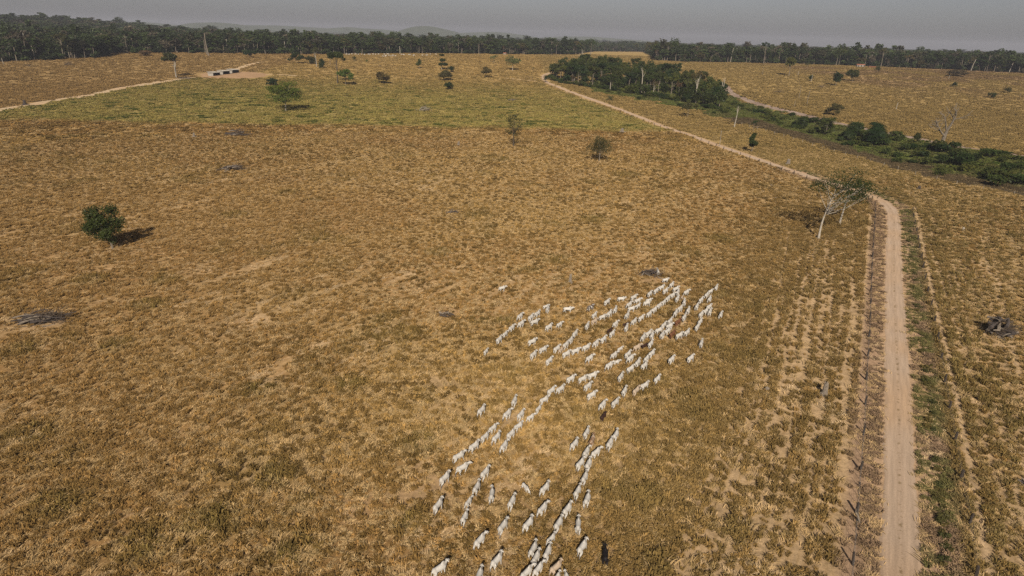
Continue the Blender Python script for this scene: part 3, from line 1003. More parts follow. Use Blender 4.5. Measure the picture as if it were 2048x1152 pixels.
def make_clumps(rng, shape, Ht, W, z0, k):
    out_ = []
    Rr = W / 2
    if shape == 'spread':
        for i in range(k):
            a = rng.uniform(0, 2 * np.pi); r = Rr * 0.80 * math.sqrt(rng.random())
            z = Ht - (Ht - z0) * (0.14 + 0.42 * (r / Rr) ** 2 + 0.42 * rng.random() ** 1.5)
            s = Rr * rng.uniform(0.22, 0.34)
            out_.append(((r * math.cos(a), r * math.sin(a), z), (s * 1.15, s * 1.15, s * 0.62)))
    elif shape == 'bumpy':      # a rounded crown of many small clumps with an uneven outline
        hz = (Ht - z0) / 2
        for i in range(k):
            d = rng.normal(0, 1, 3); d /= np.linalg.norm(d)
            q = 0.80 * rng.random() ** 0.4
            s = rng.uniform(0.17, 0.31)
            out_.append(((d[0] * Rr * q, d[1] * Rr * q, z0 + hz + d[2] * hz * q), (Rr * s, Rr * s, hz * s * 0.8)))
    elif shape == 'layer':      # flat sprays of foliage in uneven tiers with gaps between them
        hz = (Ht - z0) / 2
        ph = rng.uniform(0, 6.28)
        for i in range(k):
            t = (i + 0.5) / k
            z = z0 + (Ht - z0) * (0.04 + 0.92 * t)
            w = math.sqrt(max(0.05, 1 - (2 * t - 0.95) ** 2)) * (0.95 + 0.10 * math.sin(ph + 9 * t))
            a = i * 2.4 + rng.normal(0, 0.4); r = Rr * w * (0.74 * math.sqrt(rng.uniform(0.15, 1)))
            s = Rr * rng.uniform(0.28, 0.46)
            out_.append(((r * math.cos(a), r * math.sin(a), z), (s, s, hz * rng.uniform(0.09, 0.17))))
    elif shape == 'cone':
        for i in range(k):
            t = rng.random() ** 0.8
            a = rng.uniform(0, 2 * np.pi); r = Rr * (1 - 0.72 * t) * 0.72 * math.sqrt(rng.random())
            s = Rr * (0.42 - 0.2 * t)
            out_.append(((r * math.cos(a), r * math.sin(a), z0 + (Ht - z0) * (0.06 + 0.86 * t)), (s, s, s * 0.8)))
    elif shape == 'tier':
        for lev, (t, rr) in enumerate(((0.16, 1.0), (0.48, 0.78), (0.86, 0.42))):
            for i in range(max(3, int(k * rr / 2.2))):
                a = rng.uniform(0, 2 * np.pi); r = Rr * rr * 0.7 * math.sqrt(rng.random())
                s = Rr * 0.34 * (0.5 + rr * 0.5)
                out_.append(((r * math.cos(a), r * math.sin(a), z0 + (Ht - z0) * t), (s, s, s * 0.6)))
    else:
        hz = (Ht - z0) / 2
        for i in range(k):
            d = rng.normal(0, 1, 3); d /= np.linalg.norm(d)
            q = 0.64 * rng.random() ** 0.4
            s = rng.uniform(0.30, 0.46)
            out_.append(((d[0] * Rr * q, d[1] * Rr * q, z0 + hz + d[2] * hz * q), (Rr * s, Rr * s, hz * s)))
    return out_


def curve(p0, p1, rng, sag=0.12, n=5):
    p0 = np.asarray(p0, float); p1 = np.asarray(p1, float)
    t = np.linspace(0, 1, n)[:, None]
    L = np.linalg.norm(p1 - p0)
    off = rng.normal(0, 1, 3) * L * sag
    return p0 + (p1 - p0) * t + np.sin(t * np.pi) * off


def tree_meshes(name, rng, shape, Ht, W, z0, nleaf, leafsize, k=14, trunk_r=None, lean=(0, 0), leaf='dark', bark=None, limbs=7, forks=1, tlean=0.75):
    """a tapered trunk with limbs, and a crown of leaf sprays with gaps"""
    bark = bark or M_BARK
    trunk_r = trunk_r or Ht * 0.016
    cl_ = make_clumps(rng, shape, Ht, W, z0, k)
    cl_ = [((c[0] + lean[0], c[1] + lean[1], c[2]), r_) for c, r_ in cl_]
    tb = MB()
    topz = z0 + (Ht - z0) * (0.35 if shape != 'cone' else 0.8)
    for fk in range(forks):
        ox, oy = (rng.normal(0, W * 0.05, 2) if forks > 1 else (0, 0))
        pth = curve((ox * 0.3, oy * 0.3, -0.3), (lean[0] * tlean + ox * 3, lean[1] * tlean + oy * 3, topz), rng, 0.025, 7)
        tb.add(*tube(pth, np.linspace(trunk_r * 1.25, trunk_r * 0.5, 7) * np.array([1.35, 1.05, 1, 1, 1, 1, 1]), 7))
    for c, r_ in sorted(cl_, key=lambda q: -q[1][0])[:limbs]:
        t0 = rng.uniform(0.55, 0.98)
        i0 = pth[0] + (pth[-1] - pth[0]) * t0
        tb.add(*tube(curve(i0, c, rng, 0.08, 5), np.linspace(trunk_r * 0.42, trunk_r * 0.08, 5), 5))
    cb = MB()
    C, lv = clump_points(rng, cl_, nleaf)
    leaves(cb, rng, C, leafsize, 0, lv)
    return tb.mesh(name + '_trunk', bark), cb.mesh(name + '_crown', M_LEAF[leaf])


def place_tree(name, label, cat, base, top, width, shape='round', leaf='dark', cb=0.3, nleaf=1200, ls=None, seed=1, bark=None,
               limbs=7, k=14, group=None, forks=1, lean_px=(0, 0), tr=None, tlean=0.75):
    rng = np.random.default_rng(seed)
    P = ground(*base)
    Ht = max(0.8, height_to(P, top) * 1.03)
    W = width * mpp(P) * 1.15
    ls = ls or max(0.10, W * 0.050)
    o = thing(name, label, cat, P, group)
    lean = (lean_px[0] * mpp(P), lean_px[1] * mpp(P))
    a, b = tree_meshes(name, rng, shape, Ht, W, cb * Ht, nleaf, ls, k, tr, lean, leaf, bark, limbs, forks, tlean)
    part('trunk', a, o)
    part('crown', b, o)
    return o


def branchy(mb, rng, p, d, L, r, depth, nb=3, spread=0.6, rise=0.15):
    p = np.asarray(p, float); d = np.asarray(d, float)
    e = p + d * L
    pth = curve(p, e, rng, 0.07, 5)
    mb.add(*tube(pth, np.linspace(r, r * 0.55, 5), 5 if depth else 4))
    if depth == 0:
        return
    for i in range(nb):
        t = rng.uniform(0.45, 1.0) if i else 1.0
        q = pth[int(round(t * 4))]
        nd = d + rng.normal(0, spread, 3) + np.array([0, 0, rise])
        nd /= np.linalg.norm(nd)
        branchy(mb, rng, q, nd, L * rng.uniform(0.45, 0.72), r * (0.62 if i == 0 else 0.42), depth - 1, nb, spread, rise)


def dead_tree(name, label, cat, base, top_px, depth=3, r=None, mat=None, seed=1, nb=3, group=None, trunk_frac=0.5, spread=0.55):
    rng = np.random.default_rng(seed)
    P = ground(*base)
    Ht = height_to(P, top_px[1]) * 0.97
    dx = (top_px[0] - base[0]) * mpp(P)
    d = np.array([dx * 0.55, 0, Ht]); d /= np.linalg.norm(d)
    o = thing(name, label, cat, P, group)
    mb = MB()
    r = r or Ht * 0.016
    tf = Ht * trunk_frac if depth else Ht
    pth = curve((0, 0, -0.3), d * tf, rng, 0.02, 5)
    mb.add(*tube(pth, np.linspace(r * 1.3, r * 0.8, 5), 7))
    part('trunk', mb.mesh(name + '_trunk', mat or M_DEAD), o)
    if depth:
        bb = MB()
        e = pth[-1]
        for i in range(nb):
            nd = d + rng.normal(0, spread * (0.35 if i == 0 else 0.9), 3); nd[2] = abs(nd[2]) + 0.1; nd /= np.linalg.norm(nd)
            branchy(bb, rng, e if i == 0 else pth[-1 - i % 2], nd, (Ht - tf) * (0.62 if i == 0 else 0.5), r * (0.75 if i == 0 else 0.5), depth - 1, nb, spread)
        part('branches', bb.mesh(name + '_branches', mat or M_DEAD), o)
    return o


def frond_crown(rng, z, L, nf, droop=0.9, width=0.13, rise=(0.1, 1.2)):
    mb = MB()
    for i in range(nf):
        az = i / nf * 2 * np.pi * 2.4 + rng.normal(0, 0.25)
        el = rng.uniform(*rise)
        n = 8
        t = np.linspace(0, 1, n)
        h = np.array([math.cos(az), math.sin(az), 0])
        ln = L * rng.uniform(0.75, 1.1)
        path = h[None, :] * (ln * t * math.cos(el))[:, None] * (1 - 0.12 * t[:, None])
        path[:, 2] = z + ln * (math.sin(el) * t - droop * 0.6 * t ** 2.2)
        side = np.array([-h[1], h[0], 0])
        lv = rng.random()
        for s in (-1, 1):
            for j in range(n - 1):       # leaflets, each a narrow blade off the midrib
                w = ln * width * (0.5 + 1.2 * math.sin(math.pi * (0.15 + 0.8 * t[j])))
                p = path[j]; q = path[j] * 0.45 + path[j + 1] * 0.55
                tip = (p + q) / 2 + side * s * w + h * w * 0.5 + np.array([0, 0, -w * rng.uniform(0.1, 0.5)])
                mb.add([p, q, tip], np.array([[0, 1, 2]]), 0, np.clip(lv * 0.6 + rng.random() * 0.4, 0, 1))
    return mb


def palm(name, label, base, top, width, seed=1, trunk=0.45, nf=14, group=None, leaf='palm', bark=None, cat='palm tree'):
    rng = np.random.default_rng(seed)
    P = ground(*base)
    Ht = height_to(P, top) * 0.95
    L = width * mpp(P) * 0.56
    o = thing(name, label, cat, P, group)
    zt = Ht * trunk
    tb = MB()
    tb.add(*tube(curve((0, 0, -0.2), (0, 0, zt), rng, 0.02, 5), np.linspace(0.22, 0.15, 5) * max(0.8, Ht / 9), 6))
    part('trunk', tb.mesh(name + '_trunk', bark or M_BARK), o)
    part('crown', frond_crown(rng, zt, L, nf).mesh(name + '_crown', M_LEAF[leaf]), o)
    return o


def palm_clump(name, label, base, top, width, seed):
    """several fan palms growing out of one root"""
    rng = np.random.default_rng(seed)
    P = ground(*base)
    Ht = height_to(P, top); W = width * mpp(P)
    o = thing(name, label, 'palm tree', P)
    tb = MB(); cb = MB()
    for i in range(9):
        a = rng.uniform(0, 6.28); r = W * 0.27 * math.sqrt(rng.random())
        hz = Ht * rng.uniform(0.42, 0.84)
        tp = np.array([r * math.cos(a), r * math.sin(a), hz])
        tb.add(*tube(curve((r * 0.4 * math.cos(a), r * 0.4 * math.sin(a), -0.3), tp, rng, 0.04, 5), 0.22, 6))
        fr = frond_crown(rng, 0, W * 0.29, 20, 1.0, 0.30, (-0.5, 1.3))
        v, fs, lv = fr.arrays()
        cb.add(v + tp, fs, 0, lv)
    C, lv = clump_points(rng, [((0, 0, Ht * 0.25), (W * 0.3, W * 0.3, Ht * 0.2))], 240)
    leaves(cb, rng, C, W * 0.05, 0, lv)
    part('trunk', tb.mesh(name + '_trunk', M_BARK), o)
    part('crown', cb.mesh(name + '_crown', M_LEAF['deep']), o)


# --- single trees of the pasture: base pixel, top row, width in pixels
T = place_tree
T('spreading_tree', 'broad light-green tree with a pale trunk standing alone in the green pasture below the sheds', 'tree', (572, 223), 160, 82, 'bumpy', 'bright', 0.20, 4400, seed=11, bark=M_BARK_PALE, k=42, limbs=14, ls=0.5)
T('shrub', 'small dark shrub just behind the broad tree below the sheds', 'shrub', (545, 172), 157, 27, 'round', 'dark', 0.05, 500, seed=12)
T('round_tree', 'dark rounded tree left of the tree cluster near the forest edge', 'tree', (594, 127), 104, 28, 'spread', 'dark', 0.2, 900, seed=13)
T('round_tree', 'low grey-green bushy tree behind the pale pole in the distant cluster', 'tree', (621, 128), 112, 25, 'round', 'olive', 0.1, 700, seed=14)
T('round_tree', 'dense dark green tree at the right of the distant cluster, leafy down to the ground', 'tree', (645, 136), 118, 21, 'cone', 'deep', 0.06, 800, seed=15)
T('slender_tree', 'thin grey tree with a ragged small crown above the distant cluster', 'tree', (631, 127), 94, 22, 'round', 'olive', 0.55, 260, seed=16, bark=M_BARK_PALE)
T('slender_tree', 'small brown leafless-looking tree right of the dense tree in the distant cluster', 'tree', (661, 130), 108, 14, 'spread', 'brown', 0.5, 160, seed=116)
T('tall_tree', 'tall umbrella-crowned tree with a long bare dark trunk in the mid distance', 'tree', (675, 167), 104, 33, 'spread', 'dark', 0.66, 1100, seed=17, bark=M_BARK_DARK, k=18)
T('round_tree', 'light green tree under the tall umbrella-crowned tree', 'tree', (692, 170), 139, 33, 'spread', 'bright', 0.3, 1000, seed=18)
T('round_tree', 'dark low tree in front of the forest right of the tall snag', 'tree', (501, 116), 99, 24, 'spread', 'dark', 0.2, 700, seed=19)
T('twin_trunk_tree', 'pale twin-trunked tree with an open crown beside the cattle trough', 'tree', (352, 155), 107, 38, 'spread', 'olive', 0.5, 800, seed=20, bark=M_BARK_PALE, forks=2, lean_px=(-8, 0))
T('shrub', 'round dark shrub behind the twin-trunked tree', 'shrub', (345, 123), 107, 16, 'round', 'dark', 0.1, 400, seed=21)
T('shrub', 'low grey-green shrub in front of the forest at left', 'shrub', (290, 112), 99, 26, 'round', 'brown', 0.05, 500, seed=22)
T('round_tree', 'brownish globe-shaped tree in the mid distance between the light green tree and the dark bush', 'tree', (767, 168), 142, 31, 'round', 'olive', 0.2, 1200, seed=23)
T('round_tree', 'small dark oval tree right of the tall umbrella-crowned tree, by the far cattle', 'tree', (709, 122), 110, 10, 'round', 'dark', 0.15, 400, seed=24)
T('shrub', 'smallest bright green bush right of the small dark oval tree', 'shrub', (733, 125), 118, 8, 'round', 'bright', 0.1, 250, seed=25)
T('round_tree', 'compact bright green tree standing by itself in the far pasture', 'tree', (839, 137), 118, 16, 'cone', 'mid', 0.2, 800, seed=26)
T('tiered_tree', 'dark tiered tree with a pointed top in the far pasture', 'tree', (884, 140), 107, 24, 'tier', 'dark', 0.22, 900, seed=27, bark=M_BARK_PALE)
T('round_tree', 'dark block-shaped tree right of the tiered tree', 'tree', (902, 145), 129, 14, 'round', 'dark', 0.03, 700, seed=28)
T('round_tree', 'wide flat-topped grey-green tree below the tiered tree', 'tree', (888, 161), 141, 32, 'spread', 'olive', 0.15, 1100, seed=29)
T('round_tree', 'dark dome-shaped tree below the wide flat-topped tree', 'tree', (898, 180), 163, 20, 'round', 'dark', 0.12, 1100, seed=30)
T('round_tree', 'open-branched tree in the far pasture right of the tiered tree group', 'tree', (972, 155), 134, 25, 'spread', 'olive', 0.22, 800, seed=31)
T('feathery_tree', 'pale yellow-green feathery tree in the far pasture', 'tree', (1025, 141), 110, 34, 'round', 'pale', 0.25, 420, seed=32, bark=M_BARK_PALE)
T('feathery_tree', 'faint pale sparse tree left of the yellow-green feathery tree', 'tree', (988, 125), 110, 20, 'spread', 'pale', 0.35, 180, seed=33, bark=M_BARK_PALE)
T('shrub', 'dark round bush at the bend of the far road by the gate', 'shrub', (1092, 165), 148, 12, 'round', 'dark', 0.1, 500, seed=35)
T('shrub', 'sparse olive shrub on the slope above the road, below the grove', 'shrub', (1375, 234), 205, 36, 'spread', 'olive', 0.3, 260, seed=36)
T('lone_tree', 'leafy tree with a long trunk standing before the right-hand forest', 'tree', (1577, 152), 110, 26, 'round', 'mid', 0.42, 900, seed=37)
T('lone_tree', 'small dark T-shaped tree right of the long-trunked tree', 'tree', (1614, 140), 125, 12, 'spread', 'dark', 0.5, 240, seed=38)
T('shrub', 'dark globe shrub with a pale pole in front of it', 'shrub', (1621, 162), 149, 14, 'round', 'dark', 0.05, 400, seed=39)
T('lone_tree', 'dark leaning tree, left one of the pair in the right-hand field', 'tree', (1670, 172), 142, 27, 'round', 'dark', 0.2, 900, seed=40, lean_px=(3, 0))
T('lone_tree', 'dark broad tree, right one of the pair in the right-hand field', 'tree', (1705, 163), 138, 28, 'round', 'dark', 0.2, 900, seed=41)
T('lone_tree', 'small green tree against the forest right of the white house', 'tree', (1754, 146), 130, 13, 'round', 'dark', 0.15, 400, seed=42)
T('shrub', 'small round dark bush standing alone in the far right field', 'shrub', (1907, 174), 162, 13, 'round', 'dark', 0.05, 500, seed=43)
T('shrub', 'dark spreading bush near the right edge of the far right field', 'shrub', (1982, 196), 183, 17, 'round', 'dark', 0.03, 500, seed=44)
T('shrub', 'brownish bush farther back than the dark spreading bush at right', 'shrub', (2016, 186), 173, 17, 'round', 'olive', 0.02, 400, seed=45)
T('shrub', 'long low thicket of brush before the right forest edge', 'shrub', (1914, 153), 138, 40, 'round', 'brown', 0.0, 500, seed=46)
T('round_tree', 'bushy flat-crowned tree beside the grey farm track', 'tree', (1667, 231), 208, 29, 'spread', 'olive', 0.2, 1200, seed=47, bark=M_BARK_DARK)
T('cone_tree', 'dark egg-shaped tree on the slope above the dirt road', 'tree', (1503, 304), 265, 26, 'cone', 'deep', 0.12, 1800, seed=48)
T('sapling', 'small sapling with a thin stem beside the stream thicket', 'tree', (1506, 264), 241, 13, 'spread', 'dark', 0.5, 220, seed=49)
T('slender_tree', 'slender tall tree with a tiny crown at the edge of the stream thicket', 'tree', (1468, 255), 208, 16, 'spread', 'dark', 0.8, 120, seed=50, bark=M_BARK_PALE, lean_px=(5, 0), limbs=4)
T('sparse_tree', 'thin sparse tree with few leaves in the middle of the field', 'tree', (1027, 293), 229, 34, 'layer', 'olive', 0.32, 1300, seed=51, bark=M_BARK_DARK, limbs=16, ls=0.28, k=22)
T('big_shrub', 'large rounded grey-green shrub in the middle of the field', 'shrub', (1198, 323), 268, 52, 'round', 'olive', 0.03, 3200, seed=52, limbs=14, ls=0.26)
T('dark_tree', 'dense dark green tree standing alone in the left of the field', 'tree', (226, 497), 404, 76, 'bumpy', 'deep', 0.03, 7000, seed=53, ls=0.25, k=60, lean_px=(-13, 0), bark=M_BARK)
T('leaning_tree', 'tall pale-trunked tree leaning right beside the road bend, front one of two', 'tree', (1637, 478), 328, 124, 'bumpy', 'dark', 0.38, 2700, seed=54, bark=M_BARK_PALE, k=44, limbs=22, lean_px=(36, 0), ls=0.26, tr=0.27, tlean=0.42)
T('leaning_tree', 'shorter pale-trunked tree standing behind the tall leaning tree by the road bend', 'tree', (1678, 451), 350, 74, 'bumpy', 'dark', 0.40, 1300, seed=55, bark=M_BARK_PALE, k=26, limbs=9, lean_px=(16, 0), ls=0.26, tr=0.27, tlean=0.45)
palm('small_palm', 'small dark palm alone in the far pasture left of the grove', (1066, 140), 131, 11, 61, 0.5, 10)
palm('bush_palm', 'bushy young palm beside the dirt road below the grove', (1220, 201), 180, 26, 62, 0.22, 22)
palm('small_palm', 'small yellowish palm on the slope below the grove', (1319, 201), 189, 9, 63, 0.5, 9, leaf='mid')
palm('small_palm', 'small tufted palm on the brow beside the grey farm track', (1529, 219), 197, 12, 64, 0.5, 10)
for i, (b, t_, w, lab) in enumerate([((1603, 258), 225, 34, 'cluster of dark palms, leftmost of the four along the stream'),
                                     ((1652, 269), 231, 42, 'cluster of dark palms, second from the left of the four along the stream'),
                                     ((1699, 279), 239, 44, 'cluster of dark palms, third from the left of the four along the stream'),
                                     ((1749, 288), 239, 58, 'widest cluster of dark palms, rightmost of the four along the stream')]):
    palm_clump('palm_cluster', lab, b, t_, w, 70 + i)

# dead trees and poles
dead_tree('dead_tree', 'white bare dead tree with forked branches at the end of the grove', 'dead tree', (1441, 200), (1447, 152), 2, 0.45, M_BARK_PALE, 81, 3)
dead_tree('dead_tree', 'big bare grey tree leaning right beside the grey farm track', 'dead tree', (1880, 300), (1900, 205), 3, 1.0, M_BARK, 86, 4, trunk_frac=0.42, spread=0.7)
dead_tree('dead_tree', 'tall bare dead trunk in front of the forest behind the sheds', 'dead tree', (418, 112), (411, 64), 0, 0.6, M_DEAD, 83)
dead_tree('dead_tree', 'second dead trunk close beside the tall bare one behind the sheds', 'dead tree', (415, 110), (408, 78), 0, 0.4, M_DEAD, 84)
dead_tree('dead_tree', 'pale thin pole of a dead tree in the distant cluster left of the dense tree', 'dead tree', (633, 134), (632, 110), 0, 0.3, M_BARK_PALE, 85)
for i, (b, t_, lab) in enumerate([((1597, 197), (1598, 170), 'thin dead stem, upper left of the three in the right-hand field beyond the stream'),
                                  ((1588, 213), (1590, 200), 'short dark dead stem nearest to the grey farm track'),
                                  ((1614, 209), (1618, 178), 'thin dark dead stem, right of the three in the right-hand field beyond the stream'),
                                  ((1524, 151), (1525, 134), 'dark dead stem far back in the right-hand field near the forest'),
                                  ((1622, 163), (1624, 148), 'pale pole standing in front of the dark globe shrub'),
                                  ((1792, 219), (1794, 204), 'short pale dead stem alone in the right-hand field left of the big bare tree'),
                                  ((1596, 150), (1597, 142), 'short pale stump before the right-hand forest'),
                                  ((1897, 158), (1899, 150), 'pale short stem beside the low thicket at the far right'),
                                  ((8, 129), (4, 115), 'leaning pale dead stem at the left edge before the forest'),
                                  ((2040, 192), (2041, 185), 'dark stump near the right edge of the far right field')]):
    dead_tree('dead_tree', lab, 'dead tree', b, t_, 0, 0.22, M_BARK_PALE if 'pale' in lab else M_BARK, 90 + i)
P = ground(1439, 292)
o = thing('utility_pole', 'tall pale pole beside the dirt road below the slope', 'pole', P)
hp = height_to(P, 261)
mb = MB(); mb.add(*tube([(0, 0, -0.3), (0.02, 0, hp * 0.5), (0.05, 0, hp)], [0.17, 0.14, 0.11], 7))
part('pole', mb.mesh('utility_pole', M_STAKE), o)
mb = MB(); mb.add(*box((0.05, 0, hp - 0.5), (1.3, 0.10, 0.10)))
part('crossarm', mb.mesh('utility_crossarm', M_STAKE), o)


# ------------------------------------------------------------------ copies that share meshes
def copy_thing(o, loc, rz, sc, label=None, group=None):
    c = o.copy(); COL.objects.link(c)
    c.location = tuple(float(v) for v in loc); c.rotation_euler = (0, 0, rz)
    c.scale = (sc[0], sc[0], sc[1])
    if label: c['label'] = label
    if group: c['group'] = group
    for ch in o.children:
        d = ch.copy(); COL.objects.link(d); d.parent = c
        d.matrix_parent_inverse = Matrix.Identity(4)
    return c


class Kit:
    """tree kinds built once; each later tree is a copy of one of them"""
    def __init__(self):
        self.k = {}

    def add(self, key, name, cat, *args, **kw):
        self.k[key] = dict(name=name, cat=cat, m=tree_meshes(*args, **kw), ref=(args[3], args[4]), first=None)

    def put(self, key, P, Ht, W, rz, label, group):
        e = self.k[key]
        sc = (W / e['ref'][1], Ht / e['ref'][0])
        if e['first'] is None:
            o = thing(e['name'], label, e['cat'], P, group, rz)
            o.scale = (sc[0], sc[0], sc[1])
            part('trunk', e['m'][0], o); part('crown', e['m'][1], o)
            e['first'] = o
            return o
        return copy_thing(e['first'], P, rz, sc, label, group)


KIT = Kit()
rk = np.random.default_rng(300)
for i in range(3):
    KIT.add(f'g_dark{i}', 'grove_tree', 'tree', 'grove_dark', rk, 'round', 14, 9, 1.6, 760, 0.55, k=15, leaf=('dark', 'deep', 'mid')[i], limbs=5)
    KIT.add(f'g_spread{i}', 'grove_tree', 'tree', 'grove_spread', rk, 'spread', 15, 11, 4.5, 760, 0.55, k=17, leaf=('dark', 'mid', 'deep')[i], bark=M_BARK, limbs=4)
KIT.add('g_brown', 'grove_tree', 'tree', 'grove_brown', rk, 'spread', 14, 9, 5, 220, 0.5, k=10, leaf='brown', bark=M_BARK_PALE, limbs=10)
for i in range(3):
    KIT.add(f'bush{i}', 'bush', 'shrub', 'bush', rk, 'round', 3.0, 5.0, 0.1, 420, 0.28, k=12, leaf=('dark', 'mid', 'mid')[i], limbs=4)
KIT.add('bush_b', 'bush', 'shrub', 'bush_bright', rk, 'round', 1.6, 3.0, 0.0, 260, 0.22, k=8, leaf='bright', limbs=3)
KIT.add('weed', 'weed_bush', 'shrub', 'weed_bush', rk, 'round', 0.9, 1.7, 0.0, 260, 0.10, k=9, leaf='weed', limbs=3)
for i in range(4):
    KIT.add(f'f_dark{i}', 'forest_tree', 'tree', 'forest_dark', rk, ('round', 'spread', 'round', 'spread')[i], 28, 15, (4, 8, 5, 10)[i], 340, 1.2,
            k=12, leaf=('dark', 'mid', 'olive', 'deep')[i], bark=M_BARK_DARK if i % 2 else M_BARK, limbs=4, trunk_r=0.36)
for i in range(2):
    KIT.add(f'f_pale{i}', 'forest_tree', 'tree', 'forest_pale', rk, 'spread', 27, 14, 17, 170, 1.1, k=10, leaf=('olive', 'dark')[i], bark=M_BARK, limbs=7, trunk_r=0.42)
KIT.add('f_bare', 'forest_tree', 'tree', 'forest_bare', rk, 'spread', 20, 11, 9, 110, 0.8, k=10, leaf='brown', bark=M_BARK, limbs=10, trunk_r=0.32)
KIT.add('f_low', 'forest_tree', 'tree', 'forest_low', rk, 'round', 11, 12, 0.6, 240, 1.0, k=11, leaf='dark', limbs=3)

# ------------------------------------------------------------------ forest edge
EDGE_PX = [(-420, 140), (-200, 131), (0, 123), (120, 119), (205, 115), (226, 106.5), (340, 105.5), (522, 107.5), (680, 108.5), (1020, 108.8), (1151, 109.3),
           (1188, 103), (1290, 104), (1312, 121), (1390, 124.5), (1488, 125.5), (1700, 131.5), (1882, 138.5), (2048, 146.5), (2300, 158), (2500, 168)]
EDGE = np.array(gpts(EDGE_PX))
e_ang = np.arctan2(EDGE[:, 0], EDGE[:, 1]); e_r = np.hypot(EDGE[:, 0], EDGE[:, 1])
rf = np.random.default_rng(41)
seg = np.hypot(*np.diff(EDGE, axis=0).T); cs = np.concatenate([[0], np.cumsum(seg)])
lo_s, hi_s = cs[2] - 25, cs[18] + 25
n_edge = 300
for i in range(n_edge):
    s = lo_s + (hi_s - lo_s) * (i + rf.uniform(0, 0.9)) / n_edge
    x = float(np.interp(s, cs, EDGE[:, 0])); y = float(np.interp(s, cs, EDGE[:, 1]))
    r = math.hypot(x, y); back = rf.choice([2, 7, 13]) + rf.uniform(-2, 3)
    x *= (r + back) / r; y *= (r + back) / r
    P = (x, y, float(H(x, y)) - 0.2)
    a = math.degrees(math.atan2(x, y))
    where = ('at the far left' if a < -27 else 'behind the three sheds' if a < -17 else 'behind the far cattle' if a < 4.5
             else 'behind the dark grove' if a < 14.5 else 'behind the right-hand field')
    q = rf.random()
    if q < 0.36:
        key = f'f_dark{rf.integers(0, 4)}'; lab = 'green leafy forest tree in the wood edge ' + where; grp = 'leafy forest edge trees ' + where; hh, ww = rf.uniform(14, 29), rf.uniform(13, 22)
    elif q < 0.48:
        key = f'f_pale{rf.integers(0, 2)}'; lab = 'tall forest tree with a long pale trunk in the wood edge ' + where; grp = 'pale-trunked forest edge trees ' + where; hh, ww = rf.uniform(19, 32), rf.uniform(12, 18)
    elif q < 0.58:
        key = 'f_bare'; lab = 'thin brownish half-bare tree in the wood edge ' + where; grp = 'half-bare forest edge trees ' + where; hh, ww = rf.uniform(10, 20), rf.uniform(7, 11)
    else:
        key = 'f_low'; lab = 'low bushy tree leafy to the ground in the wood edge ' + where; grp = 'low bushy forest edge trees ' + where; hh, ww = rf.uniform(7, 15), rf.uniform(10, 18)
    KIT.put(key, P, hh, ww, rf.uniform(0, 6.28), lab, grp)

# the forest behind that edge
protos = []
for i in range(6):
    cl_ = make_clumps(rf, 'round' if i % 2 else 'spread', 27, 14, (7, 11, 5, 12, 8, 6)[i], 12)
    fb = MB()
    C, lv = clump_points(rf, cl_, 230, 0.5)
    leaves(fb, rf, C, 1.35, 0, lv)
    nleafv = fb.n
    fb.add(*tube(curve((0, 0, -0.5), (0, 0, 17), rf, 0.02, 4), np.linspace(0.42, 0.25, 4), 5, False), 1)
    v, fs, lv = fb.arrays()
    protos.append((v, fs, lv, fb.M and [int(q_[0]) for q_ in fb.M]))
for i in range(2):
    fb = MB()
    C, lv = clump_points(rf, make_clumps(rf, 'round', 9, 11, 0.2, 9), 170, 0.5)
    leaves(fb, rf, C, 1.1, 0, lv)
    v, fs, lv = fb.arrays()
    protos.append((v, fs, lv, [int(q_[0]) for q_ in fb.M]))
fx, fy, fsx = [], [], []
for lo, hi, n in ((-6, 160, 6500), (160, 520, 5200), (520, 1500, 6500), (1500, 5200, 9000)):
    a = rf.uniform(-R(52), R(52), n)
    er = np.interp(a, e_ang, e_r)
    r = er + rf.uniform(lo, hi, n)
    fx.append(r * np.sin(a)); fy.append(r * np.cos(a)); fsx.append(np.full(n, {-6: 0.95, 160: 1.15, 520: 1.7, 1500: 3.0}[lo]))
fx = np.concatenate(fx); fy = np.concatenate(fy); fsx = np.concatenate(fsx)
# the small clearing behind the grove stays open
fz = H(fx, fy) - 0.3
n = len(fx)
fh = rf.uniform(0.66, 1.12, n) * (1 + rf.uniform(0.15, 0.45, n) * (rf.random(n) > 0.93))
ftint = np.empty((n, 3)); ftint[:] = (0.040, 0.056, 0.019)
q = rf.random(n)
ftint[q > 0.55] = (0.056, 0.076, 0.024); ftint[q > 0.80] = (0.062, 0.060, 0.030); ftint[q > 0.92] = (0.105, 0.088, 0.058)
ftint *= rf.uniform(0.55, 1.35, n)[:, None]
fw_ = fsx * rf.uniform(0.95, 1.6, n)
fscl = np.stack([fw_, fw_ * rf.uniform(0.85, 1.15, n), fh * 0.95], -1)
scatter('distant_forest', protos, np.stack([fx, fy, fz], -1), np.where((np.arange(n) < 6500) & (rf.random(n) < 0.62), rf.integers(6, 8, n), rf.integers(0, 6, n)), rf.uniform(0, 6.28, n), fscl, ftint, [M_FOREST, M_BARK])

